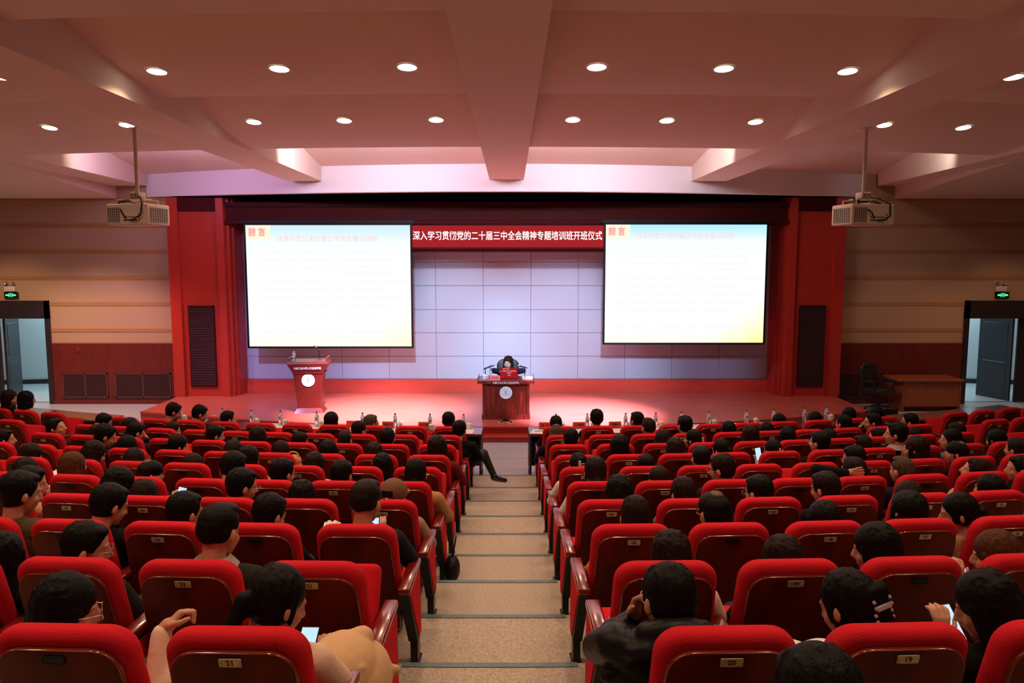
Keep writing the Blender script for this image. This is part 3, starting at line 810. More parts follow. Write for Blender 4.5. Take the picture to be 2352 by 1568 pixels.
bm = NB(); cyl(bm, (-.06, -.01, .009), (.07, .012, .009), .005, .004); cyl(bm, (.07, .012, .009), (.08, .0137, .009), .004, .001)
o = ob('pen', tomesh(bm, 'pen', M_INK)); o.matrix_world = onarc(23.40, .023, .743); tag(o, 'black pen lying on white paper right of the centre aisle', 'pen')

# ================================================================= STAGE FURNITURE
SCHOOL = '长春工业大学人文信息学院'
def emblem(parent, M, r):
    bm = NB(); n = 72; pts = []
    for i in range(n):
        a = 2 * pi * i / n; rr = r * (1 + (.02 * abs(sin(6 * a)) if sin(a) < -.1 else 0)); pts.append((rr * cos(a), rr * sin(a)))
    prism(bm, pts, -.012, 0, 'y')
    e = ob('emblem', tomesh(bm, 'emblem', M_EMBLEM, False), parent, M)
    bm = NB()
    ell(bm, (0, -.0135, r * .42), (r * .07, .003, r * .07), sub=2)
    for s in (-1, 1):
        tube(bm, [(s * r * .26, -.0135, r * .34), (s * r * .06, -.0135, r * .14), (s * r * .05, -.0135, -r * .08), (s * r * .2, -.0135, -r * .26)], r * .035, 6)
    tube(bm, [(r * .8 * cos(R_(a)), -.013, -r * .30 + r * .05 * sin(R_(a * 3))) for a in range(0, 181, 15)], r * .012, 5)
    tube(bm, [(r * .66 * cos(R_(a)), -.013, r * .08 + r * .60 * sin(R_(a))) for a in range(-20, 201, 12)], r * .010, 5)
    tube(bm, [(r * .66 * cos(R_(a)), -.013, -r * .52 + r * .05 * sin(R_(a))) for a in range(0, 181, 20)], r * .010, 5)
    ob('logo', tomesh(bm, 'logo', M_EMBLEMBLUE), e)
# lectern
LM = T((-4.272, 16.12, ST)) @ Matrix.Rotation(R_(5), 4, 'Z')
lec = empty('lectern', LM, 'red wooden lectern with white round emblem standing on the stage', 'lectern')
def frustum(bm, w0, d0, w1, d1, z0, z1, y=0.0, mi=0, y1=None):
    y1 = y if y1 is None else y1
    v = [bm.verts.new(c) for c in ((-w0, y - d0, z0), (w0, y - d0, z0), (w0, y + d0, z0), (-w0, y + d0, z0), (-w1, y1 - d1, z1), (w1, y1 - d1, z1), (w1, y1 + d1, z1), (-w1, y1 + d1, z1))]
    for f in ((3, 2, 1, 0), (4, 5, 6, 7), (0, 1, 5, 4), (1, 2, 6, 5), (2, 3, 7, 6), (3, 0, 4, 7)): bm.faces.new([v[i] for i in f]).material_index = mi
bm = NB(); frustum(bm, .31, .24, .25, .19, 0, .10); frustum(bm, .25, .19, .25, .19, .10, .112); ob('base', tomesh(bm, 'base', M_PODIUM, False), lec)
bm = NB(); frustum(bm, .235, .175, .305, .22, .112, .84); ob('body', tomesh(bm, 'body', M_PODIUM, False), lec)
bm = NB(); frustum(bm, .33, .235, .33, .235, .84, .855); frustum(bm, .31, .23, .42, .29, .855, 1.05); frustum(bm, .42, .29, .395, .275, 1.05, 1.10)
ob('top', tomesh(bm, 'top', M_PODIUM, False), lec)
for s in (-1, 1):
    bm = NB(); bx(bm, s * .385 - .012, s * .385 + .012, -.22, .25, 1.09, 1.17, .006, 1); ob('side_rail', tomesh(bm, 'side_rail', M_DESK), lec)
emblem(lec, T((0, -.207, .70)), .135)
ob('lettering', text_mesh(SCHOOL, .055, .004, M_LETTER, .001, .56), lec, T((0, -.272, .955)) @ Matrix.Rotation(R_(17), 4, 'X'))
def mic(M, label, head, tail, grp, h=None, post=None):
    e = empty('microphone', M, label, 'microphone', grp)
    post = post or (0, 0, 0)
    bm = NB(); cyl(bm, (post[0], post[1], 0), (post[0], post[1], .012), .05, .045, 20); ob('base', tomesh(bm, 'base', M_BLACKMETAL), e)
    mid = (Vector(head) * .35 + Vector(tail) * .65)
    bm = NB(); cyl(bm, (post[0], post[1], .01), (post[0], post[1], mid.z), .006); cyl(bm, (post[0], post[1], mid.z * .35), (post[0], post[1], mid.z * .7), .010); ell(bm, (post[0], post[1], mid.z), (.014, .014, .014), sub=2); ob('stand', tomesh(bm, 'stand', M_BLACKMETAL), e)
    d = (Vector(head) - Vector(tail)); n = d.normalized()
    bm = NB(); cyl(bm, tail, Vector(head) - n * .02, .012, .018, 14); ob('grip', tomesh(bm, 'grip', M_BLACK), e)
    bm = NB(); ell(bm, head, (.027, .027, .027), sub=2); cyl(bm, Vector(head) - n * .03, Vector(head) - n * .02, .024, .026, 16); ob('grille_head', tomesh(bm, 'grille_head', M_CHROME), e)
mic(LM @ T((.20, .02, 1.10)), 'silver microphone on a black stand standing on the lectern', (-.085, .03, .285), (.04, -.03, .165), 'microphones on stage')
bottle(LM @ T((-.32, 0, 1.10)), 'clear water bottle standing on the lectern top', None)
# presenter's desk
DM = T((-.096, 15.27, ST))
dk = empty('presenter_desk', DM, 'veneered wooden desk with curved front and round emblem on stage', 'desk')
def bowed(w, d0, d1, bow, n=10):  # outline with a front that bulges towards the audience
    pts = [(-w + 2 * w * i / n, -d0 - bow * (1 - cos(2 * pi * i / n)) / 2) for i in range(n + 1)]
    return pts + [(w, d1), (-w, d1)]
bm = NB(); prism(bm, bowed(.49, .02, .55, .06), .0, .095, 'z'); ob('base', tomesh(bm, 'base', M_DESK, False), dk)
bm = NB(); prism(bm, bowed(.475, -.015, .53, .06), .095, .74, 'z'); 
for s in (-1, 1): bx(bm, s * .475 - (.05 if s > 0 else 0), s * .475 + (0 if s > 0 else .05), -.012, .02, .095, .74)
ob('body', tomesh(bm, 'body', M_DESK, False), dk)
bm = NB(); prism(bm, bowed(.575, .06, .60, .06), .735, .80, 'z', bev=.004, seg=1); ob('top', tomesh(bm, 'top', M_DESK, False), dk)
for s in (-1, 1):
    bm = NB(); bx(bm, s * .565 - .008, s * .565 + .008, .0, .55, .80, .85, .004, 1); ob('side_rail', tomesh(bm, 'side_rail', M_DESK), dk)
emblem(dk, T((0, -.052, .555)), .125)
ob('lettering', text_mesh(SCHOOL, .046, .004, M_LETTER, .001, .53), dk, T((0, -.128, .762)))
mic(T((-.52, 15.50, 1.02)), 'left microphone on black stand on the presenter desk, pointing inward', (.165, .06, .265), (-.035, 0, .19), 'microphones on stage', post=(-.0, .0, 0))
mic(T((.29, 15.50, 1.02)), 'right microphone on black stand on the presenter desk, pointing inward', (-.125, .06, .255), (.045, 0, .215), 'microphones on stage')
bottle(T((-.41, 15.42, 1.02)), 'clear water bottle on presenter desk beside a white cup', None)
cup(T((-.53, 15.36, 1.02)), 'white lidded cup at left end of the presenter desk', None)
name_card(T((-.315, 15.30, 1.022)), '宋文新', 'red name card on the presenter desk, left of the laptop', .20)
bm = NB(); bx(bm, -.12, .12, -.16, .16, 0, .012, .003, 1); o = ob('paper_stack', tomesh(bm, 'paper_stack', M_PAPER, False)); o.location = (.36, 15.55, 1.02); tag(o, 'small stack of papers at right end of presenter desk', 'papers')
# laptop, its lid facing the hall shows a red cover
lp = empty('laptop', T((-.035, 15.45, 1.02)), 'laptop with red printed lid open on the presenter desk', 'laptop')
bm = NB(); bx(bm, -.175, .175, 0, .24, 0, .018, .006, 2); ob('base', tomesh(bm, 'base', M_BLACK), lp)
Ml = T((0, 0, .015)) @ Matrix.Rotation(R_(8), 4, 'X')
bm = NB(); bx(bm, -.175, .175, -.006, .003, 0, .225, .003, 1); bx(bm, -.165, .165, .003, .0045, .01, .215, mi=1)
M_LID = emis('laptop_lid_print_glow', (.42, .012, .02, 1), .9)  # lid emits light, its brightness put into the red print
lid = ob('lid', tomesh(bm, 'lid', [M_LID, M_LABEL], False), lp, Ml)
M_WTXT = emis('white_print_glow', (1, .95, .95, 1), 1.0)  # lid lettering glows the same way, brightness put into its colour
for s, sz, w, z in ((SCHOOL, .014, .13, .195), ('深入学习贯彻党的二十届三中全会精神专题培训班', .016, .30, .150), ('开班仪式', .020, .09, .108), ('人文信息学院', .012, .07, .06)):
    ob('print', text_mesh(s, sz, .0004, M_WTXT, .0003, w), lid, T((0 if w > .1 and z < .19 or w < .1 else -.06, -.0068, z)))
# floor sockets
for i, (x, y, l) in enumerate(((-.198, 14.92, 'brass floor socket with cable plug, left one below presenter desk'), (-.01, 14.92, 'brass floor socket with black plug, right one below presenter desk'), (-6.47, 15.73, 'flat metal floor socket at far left of the stage, outer one'), (-6.16, 15.70, 'flat metal floor socket at far left of the stage, inner one'), (5.93, 15.69, 'flat metal floor socket at far right of the stage, inner one'), (6.2, 15.72, 'flat metal floor socket at far right of the stage, outer one'))):
    bm = NB(); bx(bm, -.06, .06, -.06, .06, 0, .006, .002, 1)
    e = empty('floor_socket', T((x, y, ST)), l, 'socket', 'sockets in the stage floor'); ob('cover', tomesh(bm, 'cover', M_BRASS if i < 2 else mat('dull_metal', (.4, .36, .36, 1), .4, metal=.6), False), e)
    if i < 2:
        bm = NB(); bx(bm, .0, .035, -.015, .02, .005, .03, .005, 1); tube(bm, [(.02, .01, .02), (.04 - i * .07, .12, .012), (.10 - i * .2, .2, .01)], .005, 6); ob('plug', tomesh(bm, 'plug', M_BLACK), e)
bm = NB(); ell(bm, (0, 0, .03), (.035, .03, .03), sub=2); cyl(bm, (0, -.02, .03), (0, -.05, .035), .02, .024); tube(bm, [(.02, .0, .03), (.09, -.01, .01), (.05, .03, .008), (-.06, .02, .008)], .007, 6)
o = ob('cable_reel', tomesh(bm, 'cable_reel', M_BLACK)); o.location = (-.11, 15.10, ST); tag(o, 'small black floor lamp head with coiled cable at foot of desk', 'cable')

# executive chair behind the presenter
def exec_chair(M, label, s=1.0):
    e = empty('office_chair', M, label, 'office chair')
    bm = NB(); prism(bm, rrect(.20, .245, .52, 1.06, .15, 8), 0, .09, 'y', bev=.035, seg=4); 
    for v in bm.verts: v.co.y += (v.co.z - .5) * .12 + .25
    ob('backrest', tomesh(bm, 'backrest', M_LEATHER), e)
    bm = NB(); bx(bm, -.26, .26, -.24, .27, .42, .53, .04, 4); ob('seat', tomesh(bm, 'seat', M_LEATHER), e)
    for q in (-1, 1):
        bm = NB(); tube(bm, [(q * .25, .2, .5), (q * .30, .18, .68), (q * .30, -.12, .68), (q * .26, -.14, .48)], .018, 8); bx(bm, q * .30 - .03, q * .30 + .03, -.14, .18, .675, .715, .015, 2)
        ob('armrest', tomesh(bm, 'armrest', M_LEATHER), e)
    bm = NB(); cyl(bm, (0, 0, .12), (0, 0, .43), .03)
    for q in range(5):
        a = 2 * pi * q / 5; cyl(bm, (0, 0, .13), (.29 * cos(a), .29 * sin(a), .075), .022, .014)
    ob('base', tomesh(bm, 'base', M_BLACKMETAL), e)
    for q in range(5):
        a = 2 * pi * q / 5; bm = NB(); cyl(bm, (.29 * cos(a) - .02, .29 * sin(a), .03), (.29 * cos(a) + .02, .29 * sin(a), .03), .03, n=14); ob('caster', tomesh(bm, 'caster', M_BLACK), e)
    return e
M_LEATHER = mat('black_leather', (.014, .014, .018, 1), .32, bump=.1, bscale=90)
exec_chair(T((-.06, 16.22, ST)), 'black leather high-back office chair behind the presenter desk')
exec_chair(T((8.42, 17.25, 0)) @ Matrix.Rotation(R_(20), 4, 'Z'), 'black office chair parked beside the stage at right')
# spare desk at right
sd = empty('office_desk', T((9.55, 17.42, 0)), 'orange-brown wooden desk stored against the right front wall', 'desk')
M_ODESK = mat('orange_desk_veneer', (.30, .075, .02, 1), .35, noise=.15, nscale=9, stretch=(3, 3, .4), coat=.2)
bm = NB(); bx(bm, -.82, .70, -.36, .40, .70, .745, .005, 1); ob('top', tomesh(bm, 'top', M_ODESK, False), sd)
bm = NB(); bx(bm, -.62, .62, -.30, -.27, .12, .70); ob('modesty_panel', tomesh(bm, 'modesty_panel', M_ODESK, False), sd)
for a in (-.66, .62):
    bm = NB(); bx(bm, a, a + .03, -.32, .36, 0, .70); ob('side_panel', tomesh(bm, 'side_panel', M_ODESK, False), sd)
# low speaker box in front of the black chair
mo = empty('stage_monitor', T((7.62, 15.4, 0)), 'small black wedge equipment case on floor at right of the stage', 'equipment case')
bm = NB(); prism(bm, [(-.2, 0), (.25, 0), (.2, .32), (-.05, .40)], -.27, .27, 'x', bev=.01, seg=2); ob('body', tomesh(bm, 'body', M_BLACK), mo)
bm = NB(); bx(bm, -.03, .03, .02, .04, .37, .385); ob('latch', tomesh(bm, 'latch', M_CHROME, False), mo)

# ================================================================= SCREENS, BANNER
def slide_mat(name, blue, yellow):
    m = bpy.data.materials.new(name); m.use_nodes = True; nt = m.node_tree; nt.nodes.clear()
    tc = nt.nodes.new('ShaderNodeTexCoord'); sp = nt.nodes.new('ShaderNodeSeparateXYZ'); nt.links.new(tc.outputs['Generated'], sp.inputs[0])
    r = nt.nodes.new('ShaderNodeValToRGB'); nt.links.new(sp.outputs['Z'], r.inputs['Fac']); e = r.color_ramp.elements
    e[0].position = 0; e[0].color = (1, 1, .86, 1); e[1].position = 1; e[1].color = (blue, .86, 1, 1)
    a = e.new(.12); a.color = (1, 1, .97, 1); a = e.new(.62); a.color = (1, 1, 1, 1); a = e.new(.86); a.color = (.93, .985, 1, 1)
    # yellow lower right corner
    ma = nt.nodes.new('ShaderNodeMath'); ma.operation = 'SUBTRACT'; nt.links.new(sp.outputs['X'], ma.inputs[0]); nt.links.new(sp.outputs['Z'], ma.inputs[1])
    r2 = nt.nodes.new('ShaderNodeValToRGB'); nt.links.new(ma.outputs[0], r2.inputs['Fac']); r2.color_ramp.elements[0].position = .62; r2.color_ramp.elements[0].color = (1, 1, 1, 1); r2.color_ramp.elements[1].position = 1; r2.color_ramp.elements[1].color = (1, 1, yellow, 1)
    mx = nt.nodes.new('ShaderNodeMix'); mx.data_type = 'RGBA'; mx.blend_type = 'MULTIPLY'; mx.inputs[0].default_value = 1
    nt.links.new(r.outputs[0], mx.inputs[6]); nt.links.new(r2.outputs[0], mx.inputs[7])
    em = nt.nodes.new('ShaderNodeEmission'); nt.links.new(mx.outputs[2], em.inputs[0]); em.inputs[1].default_value = 1.03
    o = nt.nodes.new('ShaderNodeOutputMaterial'); nt.links.new(em.outputs[0], o.inputs[0]); return m
M_TTL = emis('slide_title', (1, .74, .85, 1), .98); M_ROW = emis('slide_text', (.945, .92, .955, 1), 1.0)
M_YEL = emis('slide_corner', (1, .93, .70, 1), 1.05); M_REDT = emis('slide_corner_text', (1, .42, .45, 1), 1.0)
LINES = ['党的十一届三中全会（1978年12月18日—22日）：具有深远意义的伟大转折', '党的十二届三中全会（1984年10月20日）：城市为重点的经济体制改革', '党的十三届三中全会（1988年9月26日—30日）：在治理整顿中深化改革', '（治理经济环境和整顿经济秩序）', '党的十四届三中全会（1993年11月11日—14日）：初探社会主义市场经济体制', '党的十五届三中全会（1998年10月12日—14日）：跨世纪新农村建设', '党的十六届三中全会（2003年10月11日—14日）：完善社会主义市场经济体制', '党的十七届三中全会（2008年10月9日—12日）：新起点下农村改革发展', '党的十八届三中全会（2013年11月9日—12日）：全面深化改革', '党的十九届三中全会（2018年2月26日—28日）：深化党和国家机构改革']
LZ = [.785, .715, .655, .605, .535, .47, .40, .33, .26, .115]; LW = [.83, .80, .80, .30, .91, .76, .86, .79, .68, .79]
def screen(x0, x1, z0, z1, y, label, blue, yellow, dz=0):
    w, h = x1 - x0, z1 - z0
    e = empty('projection_screen', T(((x0 + x1) / 2, y, (z0 + z1) / 2)), label, 'projection screen', 'projection screens above the stage')
    b = .045
    bm = NB()
    for a in ((-w / 2 - b, -w / 2, -h / 2 - b, h / 2 + b), (w / 2, w / 2 + b, -h / 2 - b, h / 2 + b), (-w / 2, w / 2, h / 2, h / 2 + b), (-w / 2, w / 2, -h / 2 - b, -h / 2)): bx(bm, a[0], a[1], -.012, .03, a[2], a[3])
    bx(bm, -w / 2, w / 2, .005, .03, -h / 2, h / 2); bx(bm, -w / 2 - .1, w / 2 + .1, -.03, .08, h / 2 + b, h / 2 + b + .06)
    for a in (-.4, .4): bx(bm, a * w - .03, a * w + .03, 0, .27, h / 2 + b + .02, h / 2 + b + .05)
    ob('frame', tomesh(bm, 'frame', M_BLACK, False), e)
    bm = NB(); bx(bm, -w / 2, w / 2, -.004, .004, -h / 2, h / 2); sc = ob('screen_surface', tomesh(bm, 'screen_surface', slide_mat('slide', blue, yellow), False), e)
    X = lambda u: -w / 2 + u * w
    Z = lambda v: -h / 2 + v * h
    bm = NB(); bx(bm, X(.0), X(.15), -.0065, -.0045, Z(.885), Z(1.0)); ob('corner_patch', tomesh(bm, 'corner_patch', M_YEL, False), sc)
    ob('lettering', text_mesh('前 言', h * .075, .0005, M_REDT, .008, w * .105), sc, T((X(.068), -.007, Z(.94))))
    ob('lettering', text_mesh('改革开放以来历届三中全会看点回顾', h * .055, .0005, M_TTL, .0015, w * .61), sc, T((X(.495), -.006, Z(.888 + dz))))
    for s, v, lw in zip(LINES, LZ, LW):
        ob('lettering', text_mesh(s, h * .036, .0005, M_ROW, .001, w * lw), sc, T((X(.08 + lw / 2 if s[0] == '党' else .745), -.006, Z(v + dz))))
screen(-6.034, -2.29, 1.446, 4.218, 17.6, 'bright white projection screen hanging at left of the stage', .62, .80)
screen(2.17, 5.84, 1.528, 4.232, 17.62, 'bright projection screen with yellow tint hanging at right of the stage', .42, .42, .015)
bn = empty('led_banner', T((-.071, 17.72, 3.97)), 'red LED banner with white Chinese characters between the two screens', 'banner')
M_LED = emis('led_red', (.36, .010, .014, 1), 1.0)
nt = M_LED.node_tree; v = nt.nodes.new('ShaderNodeTexVoronoi'); v.inputs['Scale'].default_value = 45; v.inputs['Randomness'].default_value = 0; tc = nt.nodes.new('ShaderNodeTexCoord'); rr = nt.nodes.new('ShaderNodeValToRGB')
rr.color_ramp.elements[0].color = (.62, .03, .035, 1); rr.color_ramp.elements[1].color = (.16, .008, .012, 1); rr.color_ramp.elements[1].position = .75
nt.links.new(tc.outputs['Object'], v.inputs['Vector']); nt.links.new(v.outputs['Distance'], rr.inputs['Fac']); nt.links.new(rr.outputs[0], nt.nodes['Emission'].inputs[0])
bm = NB(); bx(bm, -2.235, 2.235, -.04, .1, -.30, .255, .006, 1); bx(bm, -2.22, 2.22, .02, .08, -.36, -.28); ob('housing', tomesh(bm, 'housing', M_DARKRED, False), bn)
bm = NB(); bx(bm, -2.222, 2.222, -.046, -.041, -.25, .245); fc = ob('led_face', tomesh(bm, 'led_face', M_LED, False), bn)
ob('lettering', text_mesh('深入学习贯彻党的二十届三中全会精神专题培训班开班仪式', .215, .002, emis('led_white', (1, .97, 1, 1), 1.5), .0018, 4.33), fc, T((0, -.05, .0)))

# ================================================================= PROJECTORS
def projector(x, y, ztop, yaw, label):
    e = empty('ceiling_projector', T((x, y, 0)), label, 'projector', 'projectors hanging from the beams')
    zb = 3.88
    Mr = Matrix.Rotation(R_(yaw), 4, 'Z')
    bm = NB(); cyl(bm, (0, 0, zb + .42), (0, 0, ztop), .024, n=16); lathe(bm, [(.07, ztop - .012), (.07, ztop)], 20); ob('pole', tomesh(bm, 'pole', M_CREAMPL), e)
    bm = NB(); bx(bm, -.07, .07, -.07, .07, zb + .36, zb + .43, .008, 2); bx(bm, -.13, .13, -.11, .11, zb + .335, zb + .35)
    for a in (-1, 1):
        for b in (-1, 1): tube(bm, [(a * .1, b * .08, zb + .34), (a * .2, b * .14, zb + .325), (a * .2, b * .14, zb + .27)], .009, 6)
    for a in (-.03, .03): cyl(bm, (a, -.07, zb + .395), (a, -.076, zb + .395), .01, mi=1)
    ob('ceiling_mount', tomesh(bm, 'ceiling_mount', [M_CREAMPL, M_BLACK]), e, Mr)
    bm = NB(); bx(bm, -.31, .31, -.22, .22, zb, zb + .27, .02, 3)
    bod = ob('body', tomesh(bm, 'body', M_CREAMPL), e, Mr)
    def grille(x0, x1, ax):
        bm = NB()
        if ax == 'y':
            bx(bm, x0, x1, -.223, -.218, zb + .03, zb + .22, mi=1)
            for q in range(9): bx(bm, x0, x1, -.226, -.22, zb + .035 + q * .021, zb + .042 + q * .021)
            for q in range(7): xx = x0 + (x1 - x0) * q / 6; bx(bm, xx - .002, xx + .002, -.226, -.22, zb + .03, zb + .22)
        else:
            bx(bm, x0 - .003, x0 + .003, -.17, .17, zb + .03, zb + .22, mi=1)
            for q in range(9): bx(bm, x0 - .006, x0 + .006, -.17, .17, zb + .035 + q * .021, zb + .042 + q * .021)
            for q in range(9): yy = -.17 + .34 * q / 8; bx(bm, x0 - .006, x0 + .006, yy - .002, yy + .002, zb + .03, zb + .22)
        ob('vent', tomesh(bm, 'vent', [M_CREAMPL, M_BLACK], False), bod)
    grille(-.29, -.10, 'y'); grille(.31 if yaw < 0 else -.31, 0, 'x')
    bm = NB(); bx(bm, -.06, .22, -.224, -.218, zb + .03, zb + .15, .003, 1)
    for q in range(7): bx(bm, -.045 + q * .03, -.025 + q * .03, -.229, -.222, zb + .05, zb + .07, mi=1); cyl(bm, (-.035 + q * .03, -.222, zb + .10), (-.035 + q * .03, -.229, zb + .10), .008, mi=1)
    for q in range(3): cyl(bm, (.19, -.222, zb + .06 + q * .035), (.19, -.229, zb + .06 + q * .035), .009, mi=1)
    ob('connector_panel', tomesh(bm, 'connector_panel', [M_CREAMPL, M_BLACK], False), bod)
    bm = NB(); cyl(bm, (.1, .22, zb + .13), (.1, .26, zb + .13), .06, .055, 20); ob('lens', tomesh(bm, 'lens', M_BLACK), bod)
    bm = NB()
    tube(bm, [(0, -.03, zb + .38), (.12, -.10, zb + .36), (.24, -.22, zb + .27), (.23, -.25, zb + .12), (.14, -.26, zb + .07), (.06, -.24, zb + .06)], .009, 7)
    tube(bm, [(-.02, -.03, zb + .36), (-.12, -.08, zb + .33), (-.18, -.12, zb + .30), (.02, -.16, zb + .31), (.12, -.2, zb + .27)], .011, 7)
    tube(bm, [(-.22, -.1, zb + .34), (-.05, -.25, zb + .16), (.0, -.24, zb + .08)], .009, 7)
    ob('cable', tomesh(bm, 'cable', M_BLACK), e, Mr)
projector(-4.92, 10.25, 5.141, -14, 'cream ceiling projector on a pole, hanging at left')
projector(4.66, 10.25, 5.141, 12, 'cream ceiling projector on a pole, hanging at right')

# ================================================================= EXIT SIGNS AND EMERGENCY LAMPS, PICTURE
for sg, w, xs, xe in ((-1, 'left', -11.80, -11.82), (1, 'right', 11.64, 11.60)):
    e = empty('exit_sign', T((xs, 18.15, 2.605)), 'green lit running-man exit sign above the %s doorway' % w, 'exit sign')
    bm = NB(); bx(bm, -.16, .16, -.05, 0, -.07, .07, .006, 1); ob('housing', tomesh(bm, 'housing', M_BLACK, False), e)
    bm = NB(); Y0, Y1 = -.056, -.05
    bx(bm, -.045, .045, Y0, Y1, .035, .045); bx(bm, -.045, -.037, Y0, Y1, -.045, .045); bx(bm, .037, .045, Y0, Y1, -.045, .045)
    bx(bm, -.12, -.045, Y0, Y1, -.016, .02); bx(bm, .045, .12, Y0, Y1, -.016, .02)
    ell(bm, (.005, -.053, .026), (.008, .004, .008), sub=1); 
    for a, b in (((.0, .015), (-.006, -.012)), ((.0, .012), (-.022, .004)), ((.0, .012), (.022, .0)), ((-.006, -.012), (-.026, -.03)), ((-.006, -.012), (.012, -.022)), ((.012, -.022), (.008, -.042))): cyl(bm, (a[0], -.053, a[1]), (b[0], -.053, b[1]), .005, n=6)
    ob('running_man_symbol', tomesh(bm, 'running_man_symbol', M_GREENMARK, False), e)
    e = empty('emergency_light', T((xe, 18.15, 2.76)), 'twin-head emergency lamp box above the %s exit sign' % w, 'emergency light')
    bm = NB(); bx(bm, -.13, .13, -.06, 0, -.065, .055, .008, 2); ob('housing', tomesh(bm, 'housing', M_TRIMW), e)
    for s in (-1, 1):
        bm = NB(); lathe(bm, [(.0, -.03), (.03, -.028), (.045, 0), (.042, .004), (.02, -.012), (0, -.014)], 16); ob('lamp_head', tomesh(bm, 'lamp_head', M_CHROME), e, T((s * .08, -.06, .12)) @ Matrix.Rotation(R_(60), 4, 'X'))
e = empty('hanging_picture', T((11.12, 21.50, 1.75)) @ Matrix.Rotation(R_(-10.3), 4, 'Z'), 'green framed notice on the corridor wall beyond the right doorway', 'picture')
bm = NB(); bx(bm, -.22, .22, -.02, 0, -.32, .32); ob('frame', tomesh(bm, 'frame', mat('green_frame', (.08, .28, .17, 1), .5), False), e)
bm = NB(); bx(bm, -.18, .18, -.024, -.02, -.28, .28); ob('print', tomesh(bm, 'print', mat('pale_green', (.35, .5, .42, 1), .5, noise=.3, nscale=8), False), e)

# ================================================================= PEOPLE
def addp(bm, prims, M=None):
    for p in prims:
        n0 = len(bm.verts)
        if p[0] == 'e': ell(bm, p[1], p[2], p[3] if len(p) > 3 else (0, 0, 0), 3)
        else:
            cyl(bm, p[1], p[2], p[3], p[4], 14); ell(bm, p[1], (p[3],) * 3, sub=2); ell(bm, p[2], (p[4],) * 3, sub=2)
        if M is not None:
            bm.verts.ensure_lookup_table()
            for i in range(n0, len(bm.verts)): bm.verts[i].co = M @ bm.verts[i].co
def both(f): return [f(-1), f(1)]
HEAD = [('e', (0, -.006, .02), (.080, .098, .101)), ('e', (0, .035, -.035), (.064, .062, .080)), ('e', (0, .052, -.090), (.036, .036, .027)),
        ('c', (0, .096, .004), (0, .114, -.034), .008, .013), ('e', (0, .082, .020), (.052, .014, .010)),
        ('e', (0, .093, -.062), (.022, .010, .006)), ('e', (0, .089, -.073), (.018, .010, .007))] \
    + both(lambda s: ('e', (s * .038, .062, -.035), (.026, .022, .026))) + both(lambda s: ('e', (s * .084, -.010, -.015), (.011, .018, .029), (0, 0, -s * 18))) \
    + both(lambda s: ('e', (s * .010, .104, -.042), (.009, .009, .007))) + both(lambda s: ('e', (s * .030, .083, -.002), (.016, .010, .009)))
NECK = Vector((0, .27, .885))
def headM(yaw, nod, tilt=0): return T(NECK) @ Matrix.Rotation(R_(-yaw), 4, 'Z') @ Matrix.Rotation(R_(-nod), 4, 'X') @ Matrix.Rotation(R_(tilt), 4, 'Y') @ T((0, .015, .10)) @ Matrix.Scale(1.04, 4)
def hand(w, d, up, curl=.4, s=1.0):
    """palm, four unequal bent fingers and a side thumb; w wrist, d pointing direction, up back of the hand"""
    w = Vector(w); d = Vector(d).normalized(); up = (Vector(up) - d * Vector(up).dot(d)).normalized(); sd = d.cross(up)
    out = [('c', w, w + d * .03, .026, .028)]
    for a in (-.024, -.008, .008, .024): out.append(('c', w + d * .02 + sd * a * .8, w + d * .085 + sd * a, .013, .012))
    for a, L in ((-.031, .060), (-.0105, .075), (.0105, .080), (.031, .070)):
        b = w + d * .088 + sd * a; e1 = b + (d * cos(curl * .6) - up * sin(curl * .6)) * L * .55 + sd * a * .12; e2 = e1 + (d * cos(curl * 1.8) - up * sin(curl * 1.8)) * L * .5
        out += [('c', b, e1, .0095, .009), ('c', e1, e2, .009, .0078)]
    b = w + d * .03 + sd * .03 * s; e1 = b + (d * .6 + sd * .7 * s - up * .3).normalized() * .045; e2 = e1 + (d * .9 + sd * .25 * s - up * .35).normalized() * .034
    out += [('c', b, e1, .014, .011), ('c', e1, e2, .011, .009)]
    return out
# pose: per side (shoulder, elbow, wrist, hand direction, back of hand, curl)
LAP = lambda s: ((s * .18, .265, .775), (s * .268, .33, .60), (s * .10, .50, .60), (-s * .55, .8, -.12), (0, .1, 1), .5)
def pose_arms(name):
    A = {-1: LAP(-1), 1: LAP(1)}
    if name == 'phone':
        for s in (-1, 1): A[s] = ((s * .18, .265, .775), (s * .25, .36, .62), (s * .07, .50, .70), (-s * .3, .5, .9), (s * .2, -.9, .4), .9)
    elif name == 'handup': A[-1] = ((-.18, .265, .775), (-.25, .40, .64), (-.09, .47, .75), (.10, .35, .9), (0, -.95, .2), .7)
    elif name == 'handup_right': A[1] = ((.18, .265, .775), (.27, .38, .70), (.19, .48, .84), (-.1, .2, .95), (0, -.95, .2), .8)
    elif name == 'nape': A[-1] = ((-.18, .265, .80), (-.37, .24, 1.02), (-.15, .135, 1.015), (1, .0, .05), (0, -1, .1), .15)
    elif name == 'cheek_left': A[-1] = ((-.18, .265, .79), (-.24, .46, .72), (-.125, .385, .87), (.25, -.15, 1), (-.6, .6, .1), 1.1)
    elif name == 'cheek_right': A[1] = ((.18, .265, .79), (.24, .46, .72), (.125, .385, .87), (-.25, -.15, 1), (.6, .6, .1), 1.1)
    elif name == 'sidearm': A[-1] = ((-.18, .265, .775), (-.37, .22, .66), (-.385, .30, .86), (.35, .35, .35), (-.1, .3, .95), 1.3); A[1] = ((.18, .265, .775), (.26, .40, .58), (.13, .58, .62), (-.3, .7, .3), (.2, -.6, .7), .8)
    elif name == 'desk':
        for s in (-1, 1): A[s] = ((s * .18, .265, .80), (s * .30, .46, .845), (s * .16, .62, .845), (-s * .6, .8, 0), (0, 0, 1), .5)
    return A
